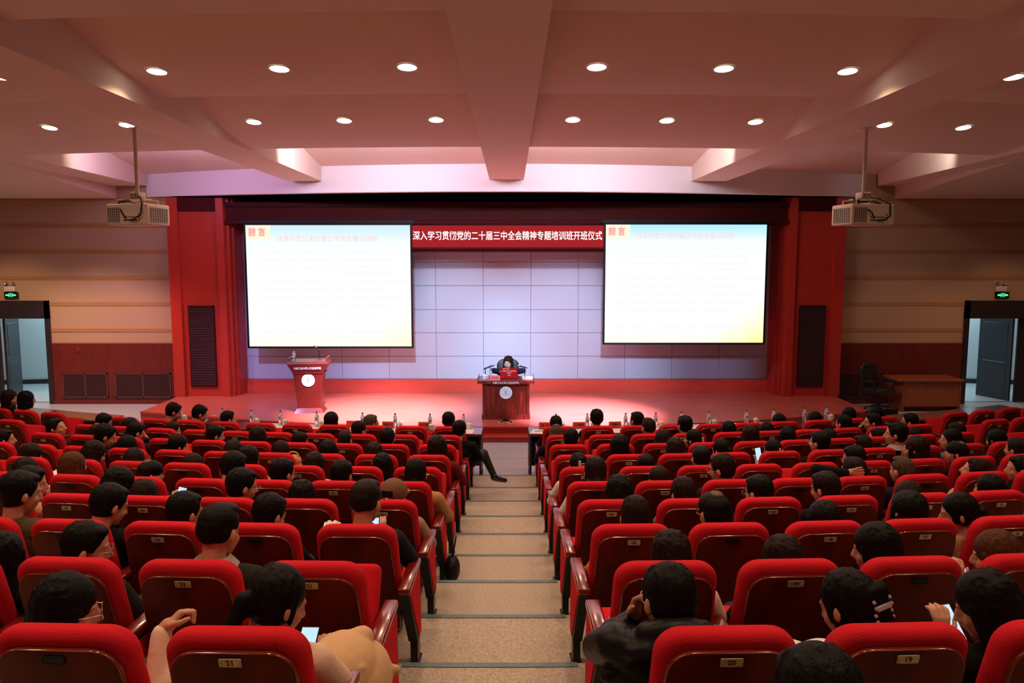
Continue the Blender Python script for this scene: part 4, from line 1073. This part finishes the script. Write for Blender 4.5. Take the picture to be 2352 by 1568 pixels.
def legs(name, r):
    out = []
    for s in (-1, 1):
        hip, knee, ank = (s * .095, .42, .50), (s * .11, .72, .50), (s * .11, .71, .09)
        if name == 'legout' and s > 0: hip, knee, ank = (.12, .40, .50), (.31, .62, .58), (.45, .68, .25)
        out += [('c', hip, knee, .082 * r, .064 * r), ('c', knee, ank, .058 * r, .042 * r)]
    return out
def feet(name):
    out = []
    for s in (-1, 1):
        if name == 'legout' and s > 0: out += [('c', (.45, .68, .22), (.60, .74, .17), .045, .036), ('e', (.45, .67, .24), (.05, .05, .06))]
        else: out += [('c', (s * .11, .70, .045), (s * .115, .86, .035), .042, .034), ('e', (s * .11, .69, .07), (.045, .05, .06))]
    return out
CACHE = {}
def body_mesh(yaw, nod, arms, skin):
    key = ('b', yaw, nod, arms)
    if key not in CACHE:
        bm = NB(); addp(bm, HEAD, headM(yaw, nod)); a = pose_arms(arms)
        pr = [('c', NECK + Vector((0, .0, .045)), (0, .245, .80), .050, .058), ('e', (0, .285, .68), (.150, .10, .15)), ('e', (0, .33, .56), (.14, .10, .11)), ('e', (0, .39, .50), (.15, .11, .08)), ('c', (-.14, .265, .785), (.14, .265, .785), .05, .05)]
        for s in (-1, 1):
            sh, el, wr, hd, up, cu = a[s]; pr += [('c', sh, el, .045, .038), ('c', el, wr, .036, .025)] + hand(wr, hd, up, cu, -s)
        pr += legs(arms, .8) + [(p[0],) + tuple(p[1:]) for p in []]
        addp(bm, pr); CACHE[key] = remesh(bm, .0085 if arms == 'lap' else .0065, 2, 'person_body', M_SKIN)
    return CACHE[key]
def top_mesh(arms, kind):
    key = ('t', arms, kind)
    if key not in CACHE:
        bm = NB(); a = pose_arms(arms); g = 1.0; up = 0
        if kind == 'puffer': g = 1.13; up = .045
        pr = [('e', (0, .29, .67 + up), (.185 * g, .125 * g, .165)), ('e', (0, .33, .56), (.175 * g, .135 * g, .12)), ('e', (0, .38, .50), (.19, .14, .09)), ('c', (-.145 * g, .265, .775 + up), (.145 * g, .265, .775 + up), .068 * g, .068 * g), ('e', (0, .255, .83), (.082, .074, .035))]
        if kind in ('hood', 'puffer'): pr += [('e', (0, .20, .86 + up), (.125, .055, .06)), ('c', (-.10, .22, .85 + up), (.10, .22, .85 + up), .045, .045)]
        if kind == 'collar': pr += [('e', (0, .235, .855), (.105, .075, .032))]
        if kind != 'vest':
            for s in (-1, 1):
                sh, el, wr, *_ = a[s]; sh = (sh[0] * (1.12 if g > 1 else 1), sh[1], sh[2] + up); pr += [('c', sh, el, .064 * g, .056 * g), ('c', el, Vector(wr) * .97 + Vector(el) * .03, .053 * g, .037)]
        if kind == 'puffer':
            rnd = random.Random(3)
            for q in range(26):
                a_ = rnd.uniform(0, 2 * pi); z = rnd.uniform(.6, .88); pr.append(('e', (.20 * cos(a_), .29 + .13 * sin(a_), z), (.06, .035, .035)))
        addp(bm, pr); CACHE[key] = remesh(bm, .011, 3, 'top', M_BLACK)
    return CACHE[key]
def trouser_mesh(arms):
    key = ('l', arms == 'legout')
    if key not in CACHE:
        bm = NB(); addp(bm, [('e', (0, .40, .49), (.185, .15, .095))] + legs(arms, 1.06)); CACHE[key] = remesh(bm, .013, 2, 'trousers', M_BLACK)
        bm = NB(); addp(bm, feet(arms)); me = remesh(bm, .009, 2, 'shoe', M_SHOE); res = []
        for s in (-1, 1):
            b2 = NB(); b2.from_mesh(me); bmesh.ops.delete(b2, geom=[v for v in b2.verts if v.co.x * s < 0], context='VERTS'); m2 = tomesh(b2, 'shoe', M_SHOE); res.append(m2)
        CACHE[('s', arms == 'legout')] = res
    return CACHE[key], CACHE[('s', arms == 'legout')]
M_SHOE = mat('black_shoe', (.015, .009, .007, 1), .25, coat=.5)
CAPH = [('e', (0, -.014, .033), (.088, .102, .100)), ('e', (0, -.024, -.012), (.086, .083, .072))]
def curls():
    r = random.Random(5); out = []
    for i in range(60):
        a = r.uniform(0, 2 * pi); t = r.uniform(-.5, 1); q = sqrt(max(0, 1 - t * t)); y = .1 * q * sin(a) - .016
        if y > .06 and t < .5: continue
        out.append(('e', (.092 * q * cos(a), y, .03 + .1 * t), (.022, .022, .022)))
    return out
HAIR = {
    'short': [('e', (0, -.016, .034), (.088, .100, .098)), ('e', (0, -.032, -.006), (.086, .077, .074)), ('e', (0, .022, .084), (.066, .064, .034)), ('e', (0, -.046, -.036), (.066, .052, .044))],
    'crew': [('e', (0, -.048, .02), (.072, .066, .075)), ('e', (0, -.010, .042), (.085, .097, .089)), ('e', (0, -.030, .005), (.084, .074, .062)), ('e', (0, .02, .10), (.066, .066, .028))],
    'balding': [('e', (0, -.026, -.004), (.090, .086, .078)), ('e', (0, -.022, .03), (.087, .088, .083)), ('e', (0, .004, .045), (.087, .101, .083))],
    'bob': [('e', (0, -.014, .034), (.098, .106, .102)), ('e', (0, -.030, -.045), (.104, .086, .088)), ('e', (0, -.03, -.09), (.100, .080, .05))] + both(lambda s: ('c', (s * .074, .024, .02), (s * .078, .024, -.10), .026, .022)),
    'long': [('e', (0, -.014, .034), (.096, .106, .102)), ('e', (0, -.030, -.045), (.102, .084, .095)), ('e', (0, -.052, -.14), (.108, .062, .12)), ('e', (0, -.045, -.24), (.112, .05, .12))] + both(lambda s: ('c', (s * .072, .02, .02), (s * .088, .0, -.20), .027, .026)),
    'ponytail': CAPH + [('e', (0, -.108, .002), (.024, .024, .022)), ('c', (0, -.126, .0), (0, -.140, -.09), .030, .028), ('c', (0, -.140, -.09), (.01, -.115, -.19), .028, .012)],
    'lowbun': CAPH + [('e', (0, -.085, -.055), (.05, .04, .045)), ('e', (0, -.112, -.075), (.034, .026, .028)), ('c', (0, -.10, -.09), (0, -.095, -.17), .022, .010)],
    'clip': CAPH + [('e', (0, -.09, .0), (.055, .038, .07)), ('e', (.012, -.09, .06), (.035, .030, .032))],
    'claw': CAPH + [('e', (.028, -.09, -.01), (.058, .040, .060)), ('e', (.05, -.10, .035), (.04, .034, .04)), ('e', (.05, -.10, -.06), (.03, .025, .05)), ('e', (.01, -.10, .04), (.04, .03, .03)), ('e', (.08, -.095, .02), (.03, .025, .04))],
    'starclip': CAPH + [('e', (.022, -.088, .03), (.05, .040, .05)), ('c', (.04, -.10, .05), (.07, -.11, .085), .014, .006)],
    'curly': [('e', (0, -.016, .025), (.104, .108, .108)), ('e', (0, -.03, -.035), (.104, .088, .072))],
}
def locks(st):
    r = random.Random(11 + len(st)); out = []
    lo = {'short': .012, 'crew': .03, 'balding': 0, 'bob': -.11, 'long': -.26, 'cap': -.26}.get(st)
    if lo is None: lo = -.03
    if st in ('crew', 'balding', 'curly'): return out
    rx, ry = (.090, .100) if st in ('bob', 'long', 'cap') else (.0815, .094)
    for i in range(70 if st in ('bob', 'long', 'cap') else 46):
        a = r.uniform(-35, 215); ca, sa = cos(R_(a)), sin(R_(a)); ca = cos(R_(a)); sa = -sin(R_(a))
        pts = []
        zt = r.uniform(.06, .125)
        for q in range(5):
            u = q / 4; z = zt + (lo + r.uniform(-.02, .02) - zt) * u
            k = sqrt(max(.08, 1 - (max(z - .03, 0) / .104) ** 2)) if z > .03 else 1.0
            yy = (ry * k) * sa - .016; xx = rx * k * ca
            if z < -.12: yy = -.052 + .055 * sa; xx = .104 * ca
            pts.append(Vector((xx + r.uniform(-.003, .003), yy, z)))
        if sa > .2 and lo < -.05: continue
        w = r.uniform(.006, .011)
        for p, q_ in zip(pts, pts[1:]): out.append(('c', p, q_, w, w * .95))
    return out
def hair_mesh(st):
    key = ('h', st)
    if key not in CACHE:
        bm = NB(); addp(bm, ([('e', (0, -.03, -.045), (.096, .08, .07)), ('e', (0, -.016, .03), (.088, .102, .092))] + HAIR['long'][2:4]) if st == 'cap' else HAIR[st] + locks(st)); CACHE[key] = remesh(bm, .0054, 2, 'hair', HAIRMAT['black'])
    return CACHE[key]
def hairmat(n, c):
    m = mat('hair_' + n, c, .5, spec=.11, noise=.35, nscale=120, stretch=(1, 1, .06))
    nt = m.node_tree; b = nt.nodes['Principled BSDF']; tc = nt.nodes.new('ShaderNodeTexCoord'); mp = nt.nodes.new('ShaderNodeMapping'); mp.inputs['Scale'].default_value = (220, 220, 9)
    n_ = nt.nodes.new('ShaderNodeTexNoise'); n_.inputs['Scale'].default_value = 1; nt.links.new(tc.outputs['Object'], mp.inputs[0]); nt.links.new(mp.outputs[0], n_.inputs['Vector'])
    bp = nt.nodes.new('ShaderNodeBump'); bp.inputs['Strength'].default_value = .9; bp.inputs['Distance'].default_value = .005
    nt.links.new(n_.outputs['Fac'], bp.inputs['Height']); nt.links.new(bp.outputs[0], b.inputs['Normal']); return m
HAIRMAT = {'black': hairmat('black', (.0045, .0035, .0035, 1)), 'brown': hairmat('brown', (.014, .0065, .004, 1)), 'auburn': hairmat('auburn', (.070, .024, .009, 1)), 'grey': hairmat('grey', (.065, .045, .033, 1))}
CLOTH = {'black': (.005, .005, .006), 'charcoal': (.014, .012, .013), 'navy': (.007, .010, .028), 'grey': (.09, .085, .09), 'beige': (.50, .32, .18), 'olive': (.085, .065, .030), 'cream': (.74, .52, .40), 'pink': (.62, .32, .26),
         'taupe': (.33, .20, .15), 'camel': (.40, .21, .085), 'burgundy': (.13, .008, .016), 'suit': (.012, .013, .018), 'whitecollar': (.02, .02, .018), 'white': (.66, .56, .50), 'greyhood': (.13, .10, .10), 'plaid': (.22, .14, .10),
         'teal': (.07, .16, .19), 'vest': (.70, .62, .60), 'rust': (.30, .075, .02), 'orange': (.62, .20, .05), 'puffer': (.009, .0075, .008)}
def clothmat(n): return mat('cloth_' + n, CLOTH[n] + (1,), .42 if n == 'puffer' else .9, spec=.18 if n == 'puffer' else .15, bump=.7 if n == 'puffer' else .25, bscale=14 if n == 'puffer' else 45, noise=(.4 if n == 'plaid' else 0), nscale=80)
M_TROUSER = mat('dark_trousers', (.014, .014, .02, 1), .8); M_BEIGETR = mat('beige_trousers', (.45, .28, .15, 1), .8)
M_CAPBROWN = mat('brown_cap_cloth', (.13, .05, .018, 1), .8, bump=.2, bscale=120)
M_GLASS = mat('thin_metal_frame', (.35, .28, .25, 1), .3, metal=1)
M_CLIP = mat('pale_clip', (.62, .50, .40, 1), .25, coat=.5)
bm = NB()
for s in (-1, 1):
    tube(bm, [(s * .034 + .021 * cos(R_(a)), .112, -.004 + .017 * sin(R_(a))) for a in range(0, 361, 30)], .0016, 5)
    tube(bm, [(s * .056, .110, .0), (s * .086, .06, .0), (s * .089, -.015, -.004)], .0016, 5)
tube(bm, [(-.013, .113, 0), (.013, .113, 0)], .0016, 5); GLASSES = tomesh(bm, 'glasses', M_GLASS)
bm = NB(); bx(bm, -.012, .012, -.132, -.122, -.045, .055, .004, 1); bx(bm, -.007, .007, -.134, -.120, -.03, .04, .002, 1, mi=1)
for q in range(3): tube(bm, [(.012, -.128, -.02 + q * .02), (.04, -.126, -.015 + q * .02), (.048, -.105, -.015 + q * .02)], .004, 5)
CLIPM = tomesh(bm, 'hair_clip', [M_CLIP, M_BLACK])
bm = NB()
for sx_ in (-.035, .055):
    for q in range(5): ell(bm, (sx_ + .006 * (q % 2), -.132 + .004 * q, .015 - q * .022), (.008, .007, .008), sub=1)
bx(bm, -.03, .055, -.135, -.125, -.02, .0, .004, 1); CLAWM = tomesh(bm, 'hair_clip', mat('clear_claw', (.5, .42, .42, 1), .15, trans=.3, coat=.5))
bm = NB(); ell(bm, (0, -.040, .108), (.040, .038, .0195), (22, 0, 0), 3); PATCHM = tomesh(bm, 'thin_crown', mat('thin_crown_hair', (.075, .032, .016, 1), .6, noise=.5, nscale=160))
bm = NB(); pts = [((.022 if i % 2 == 0 else .009) * cos(R_(90 + i * 36)), (.022 if i % 2 == 0 else .009) * sin(R_(90 + i * 36))) for i in range(10)]
prism(bm, pts, -.135, -.128, 'y'); STARM = tomesh(bm, 'hair_clip', M_CLIP, False)
bm = NB(); ell(bm, (0, -.012, .05), (.098, .108, .092)); 
CAP_M = remesh(bm, .006, 1, 'cap', M_CAPBROWN)
def cap_mesh():
    bm = NB()
    q = bmesh.ops.create_uvsphere(bm, u_segments=28, v_segments=16, radius=1)
    for v in q['verts']: v.co = Vector((v.co.x * .103, v.co.y * .115 - .012, v.co.z * .104 + .035))
    bmesh.ops.bisect_plane(bm, geom=bm.verts[:] + bm.edges[:] + bm.faces[:], plane_co=(0, 0, .012), plane_no=(0, 0, -1), clear_outer=True)
    # adjustment opening at the back with its strap
    kill = [f for f in bm.faces if f.calc_center_median().y < -.09 and abs(f.calc_center_median().x) < .036 and .024 < f.calc_center_median().z < .072]
    bmesh.ops.delete(bm, geom=kill, context='FACES')
    bmesh.ops.solidify(bm, geom=bm.faces[:], thickness=.004)
    ell(bm, (0, -.012, .134), (.008, .008, .004), sub=1)
    prism(bm, [(.085 * cos(R_(a)), .06 + .115 * sin(R_(a))) for a in range(0, 181, 15)], .012, .018, 'z')
    return tomesh(bm, 'cap', M_CAPBROWN)
CAP_M = cap_mesh()
bm = NB(); bx(bm, -.036, .036, -.124, -.119, .014, .026, .002, 1); bx(bm, -.012, .012, -.128, -.122, .012, .024, .002, 1, mi=1); STRAP_M = tomesh(bm, 'cap_strap', [M_CAPBROWN, M_CHROME])
SPECIAL = {(0, -1, 0): 'sidearm', (0, 1, 0): 'cheek_left', (0, 1, 2): 'handup', (1, 1, 3): 'handup', (6, 1, 4): 'handup', (4, 1, 4): 'nape', (8, 1, 8): 'cheek_left', (7, -1, 7): 'cheek_right', (8, -1, 0): 'legout', (3, -1, 3): 'handup_right', (2, -1, 0): 'phone'}
GLASSED = {(0, -1, 1), (1, -1, 2), (4, -1, 4), (2, 1, 1), (4, 1, 2), (6, 1, 5), (5, 1, 5), (5, 1, 7), (0, 1, 0), (3, 1, 2), (9, -1, 2), (8, -1, 2), (3, -1, 2), (5, 1, 6), (7, -1, 3), (7, 1, 3)}
STW = {'short': 'short %s hair', 'crew': 'cropped %s hair', 'balding': 'thinning %s hair', 'bob': 'chin-length %s hair', 'long': 'long %s hair', 'ponytail': '%s ponytail', 'lowbun': '%s low bun', 'clip': '%s clipped-up hair', 'claw': '%s claw-clipped hair', 'starclip': '%s star-clipped hair', 'curly': 'rounded %s hair', 'cap': 'brown cap'}
FRAMES = {}
def quant(a): return int(round(a / 15.) * 15)
def person(M, label, style, yaw, nod, hair, cloth, arms, sc=1.0, glasses=False, skin=None, group='seated audience'):
    yaw, nod = quant(yaw), (0 if nod < 4 else 12 if nod < 14 else 22) if nod >= 0 else -12
    me = body_mesh(yaw, nod, arms, skin)
    b = ob('person', me); b.matrix_world = M @ Matrix.Scale(sc, 4); tag(b, label, 'person', group)
    if skin: b.material_slots[0].link = 'OBJECT'; b.material_slots[0].material = skin
    H = headM(yaw, nod)
    h = ob('hair', hair_mesh(style), b, H); h.material_slots[0].link = 'OBJECT'; h.material_slots[0].material = HAIRMAT[hair]
    kind = {'puffer': 'puffer', 'greyhood': 'hood', 'whitecollar': 'plain', 'suit': 'plain'}.get(cloth, 'plain')
    t = ob('top', top_mesh(arms, kind), b); t.material_slots[0].link = 'OBJECT'; t.material_slots[0].material = clothmat(cloth)
    tm, sm = trouser_mesh(arms); tr = ob('trousers', tm, b); tr.material_slots[0].link = 'OBJECT'; tr.material_slots[0].material = M_BEIGETR if cloth in ('beige', 'cream') else M_TROUSER
    for q in sm: ob('shoe', q, b)
    if glasses: ob('glasses', GLASSES, b, H)
    if style == 'balding': ob('thin_crown', PATCHM, b, H)
    if style == 'clip': ob('hair_clip', CLIPM, b, H)
    if style == 'claw': ob('hair_clip', CLAWM, b, H)
    if style == 'starclip': ob('hair_clip', STARM, b, H)
    if style == 'cap': ob('cap', CAP_M, b, H); ob('cap_strap', STRAP_M, b, H)
    if cloth in ('suit', 'whitecollar', 'vest'):
        bm = NB(); w = .018 if cloth == 'suit' else .04
        ang = [R_(a) for a in range(0, 361, 15)]
        r0 = .066 if cloth == 'suit' else .072; r1 = r0 + (.004 if cloth == 'suit' else .045)
        lo = [bm.verts.new((r1 * cos(a), .252 + r1 * .92 * sin(a), .845 if cloth == 'suit' else .838)) for a in ang[:-1]]; hi = [bm.verts.new((r0 * cos(a), .254 + r0 * sin(a), .845 + w)) for a in ang[:-1]]
        for i in range(24): bm.faces.new((lo[i], lo[(i + 1) % 24], hi[(i + 1) % 24], hi[i]))
        bmesh.ops.solidify(bm, geom=bm.faces[:], thickness=.004)
        c = ob('collar', tomesh(bm, 'collar', clothmat('white')), b); c['label'] = 'white shirt collar'
    if cloth == 'vest':
        v = ob('vest', top_mesh(arms, 'vest'), b, T((0, .29, .66)) @ Matrix.Diagonal((1.05, 1.08, 1.0, 1)) @ T((0, -.29, -.66))); v.material_slots[0].link = 'OBJECT'; v.material_slots[0].material = clothmat('black'); v['label'] = 'black sleeveless vest'
    FRAMES[label] = b
    return b
PERS = {}
for k, side, j, hz, st, yaw, nod, hr, cl in PEOPLE:
    jq = seat_slot(k, j); outer = jq > 10.5; jn = int(round(jq - 11.4)) if outer else int(jq)
    key = (k, side, jn if not outer else 20 + jn)
    desc = STW[st] % hr if '%s' in STW[st] else STW[st]
    rown = ORD[9 - k] + ' row' if k >= 0 else 'rearmost row'
    lab = 'person with %s, %s from stage, %s seat %s of %s' % (desc, rown, ORD[jn], 'left' if side < 0 else 'right', 'side aisle' if outer else 'aisle')
    arms = SPECIAL.get(key, 'lap')
    top = 1.122 - (.012 if nod >= 14 else 0)
    sc = min(1.07, max(.91, hz / top))
    body_j = jq + max(-.34, min(.34, j - jq)) if k < 8 else j
    M = seatM(k, side, body_j) @ T((0, 0, max(-.03, min(.05, hz - top * sc))))
    PERS[key] = person(M, lab, st, yaw, nod, hr, cl, arms, sc, key in GLASSED)
PERS_N = len(PERS)
print('PEOPLE', len(PEOPLE), PERS_N)

# presenter, facing the hall
pm = T((-.05, 16.24, ST + .04)) @ Matrix.Rotation(pi, 4, 'Z')
pr = person(pm, 'person in navy jacket seated behind the presenter desk, facing the hall', 'long', 15, 0, 'brown', 'navy', 'desk', 1.045, True, M_PALE, group='presenter on stage')
Hm = headM(15, 0)
bm = NB()
for s in (-1, 1): ell(bm, (s * .031, .0935, -.001), (.011, .003, .0045), sub=2); tube(bm, [(s * .016, .099, .020), (s * .032, .0985, .025), (s * .050, .088, .020)], .0025, 5)
ob('eyes', tomesh(bm, 'eyes', M_INK), pr, Hm)
bm = NB(); ell(bm, (0, .102, -.0625), (.019, .004, .0045), sub=2); ell(bm, (0, .098, -.072), (.015, .004, .004), sub=2); ob('lips', tomesh(bm, 'lips', mat('lip_red', (.50, .08, .08, 1), .4)), pr, Hm)
bm = NB(); addp(bm, [('e', (0, .275, .865), (.072, .072, .028)), ('e', (0, .32, .845), (.045, .04, .035))]); c = ob('scarf', remesh(bm, .008, 1, 'scarf', mat('plaid_scarf', (.42, .30, .24, 1), .8, noise=.6, nscale=90)), pr)

# ================================================================= THINGS IN THE AUDIENCE
M_SCREENON = emis('phone_screen', (.55, .78, 1, 1), 1.1)
def phone(key, loc, rot, label, w=.075, h=.155):
    base = PERS[key].matrix_world
    M = base @ T(loc) @ Euler([R_(a) for a in rot]).to_matrix().to_4x4()
    e = empty('phone', M, label, 'phone', 'phones in the audience')
    bm = NB(); bx(bm, -w / 2, w / 2, -.004, .004, -h / 2, h / 2, .003, 2); ob('case', tomesh(bm, 'case', M_BLACK), e)
    bm = NB(); bx(bm, -w / 2 + .004, w / 2 - .004, -.0048, -.0041, -h / 2 + .005, h / 2 - .005); ob('screen', tomesh(bm, 'screen', M_SCREENON, False), e)
phone((2, -1, 0), (.012, .47, .755), (-30, 0, 0), 'lit phone held up by person in dark suit, fifth seat row near aisle')
phone((3, -1, 3), (.215, .50, .92), (-25, 12, 0), 'lit phone with raised hand above a chair in left block')
phone((0, -1, 0), (.05, .60, .66), (-58, 0, 0), 'bright phone beside the person with ponytail, lower left')
phone((1, 1, 3), (-.035, .55, .79), (-55, -10, 8), 'pale blue lit phone held by person with auburn hair')
phone((0, 1, 2), (-.02, .54, .79), (-45, -8, 0), 'lit phone held by person with long black hair, lower right')
phone((6, 1, 4), (-.075, .50, .89), (-10, -8, 0), 'phone raised to take a picture, beside clipped-up hair')
def book(M, label, w=.15, d=.21):
    e = empty('open_book', M, label, 'book')
    bm = NB(); n = 10
    for s in (-1, 1):
        rows = []
        for i in range(n + 1):
            u = i / n; x = s * u * w; z = .022 * sin(pi * min(1, u * 1.3)) * (1 - u * .4) + .004
            rows.append([bm.verts.new((x, -d / 2, z)), bm.verts.new((x, d / 2, z)), bm.verts.new((x, d / 2, -.004)), bm.verts.new((x, -d / 2, -.004))])
        for a, b in zip(rows, rows[1:]):
            for i in range(4): bm.faces.new((a[i], b[i], b[(i + 1) % 4], a[(i + 1) % 4]))
    bmesh.ops.recalc_face_normals(bm, faces=bm.faces)
    ob('pages', tomesh(bm, 'pages', M_PAPER), e)
book(PERS[(0, 1, 1)].matrix_world @ T((-.015, .60, .585)) @ Matrix.Rotation(R_(14), 4, 'X'), 'open white book on lap of person with claw-clipped hair', .19, .25)
book(PERS[(5, -1, 7)].matrix_world @ T((.22, .42, .74)) @ Matrix.Rotation(R_(20), 4, 'X'), 'small open booklet held at far left, sixth seat row', .08, .12)
book(PERS[(2, -1, 0)].matrix_world @ T((-.25, .50, .74)) @ Matrix.Rotation(R_(30), 4, 'X'), 'small white leaflet left of the person in dark suit', .05, .12)
# beige coat over the knees, lower left
bm = NB(); addp(bm, [('e', (.20, .56, .57), (.15, .19, .15)), ('e', (.27, .60, .50), (.12, .20, .16)), ('e', (.10, .60, .56), (.12, .16, .10)), ('c', (.12, .50, .66), (.26, .66, .66), .05, .05), ('c', (.20, .42, .60), (.33, .60, .56), .045, .045)] + [('c', (.10 + .04 * q, .42 + .02 * (q % 3), .69 - .01 * q), (.16 + .045 * q, .72, .52 - .03 * (q % 2)), .013, .022) for q in range(6)])
o = ob('coat', remesh(bm, .009, 2, 'coat', mat('beige_coat', (.62, .38, .20, 1), .85))); o.matrix_world = PERS[(0, -1, 0)].matrix_world.copy(); tag(o, 'beige coat bundled on the lap of person with ponytail, lower left', 'coat')
# backpack
bp = empty('backpack', seatM(6, -1, 2.66) @ T((0, .16, .66)), 'tan backpack with top handle standing between chairs, left block', 'backpack')
M_TAN = mat('tan_canvas', (.60, .32, .14, 1), .8, bump=.2, bscale=60)
bm = NB(); addp(bm, [('e', (0, 0, .10), (.10, .055, .13)), ('e', (0, 0, .20), (.085, .05, .07)), ('e', (0, -.02, .04), (.10, .05, .08))]); ob('body', remesh(bm, .008, 2, 'body', M_TAN), bp)
bm = NB(); tube(bm, [(.06 * cos(R_(a)), -.01, .25 + .05 * sin(R_(a))) for a in range(0, 181, 20)], .008, 7); ob('handle', tomesh(bm, 'handle', M_TAN), bp)
bm = NB(); bx(bm, -.03, -.005, -.075, -.062, -.03, .22, .004, 1); bx(bm, .0, .09, -.07, -.06, .15, .165, .003, 1); ob('strap', tomesh(bm, 'strap', M_CAPBROWN), bp)
# dark bags on the aisle side
bm = NB(); addp(bm, [('e', (0, 0, .12), (.07, .11, .12)), ('c', (0, -.02, .2), (.04, -.02, .42), .012, .008)])
o = ob('handbag', remesh(bm, .008, 2, 'handbag', M_BLACK)); o.matrix_world = seatM(4, -1, 0) @ T((.36, .35, 0)); tag(o, 'small black handbag standing on the step beside left aisle chairs', 'bag')
bm = NB(); addp(bm, [('e', (0, 0, .18), (.09, .12, .22)), ('e', (.03, .04, .34), (.05, .09, .06))] + [('c', (-.07 + .02 * q, -.10, .05 + .05 * (q % 3)), (-.05 + .025 * q, .08, .36 - .03 * (q % 4)), .02, .026) for q in range(6)])
o = ob('jacket', remesh(bm, .01, 2, 'jacket', clothmat('puffer'))); o.matrix_world = seatM(0, 1, 0) @ T((.262, .50, .36)) @ Matrix.Scale(.85, 4); tag(o, 'black padded jacket bundled between two chairs, lower right', 'jacket')
print('OBJECTS', len(S.objects))
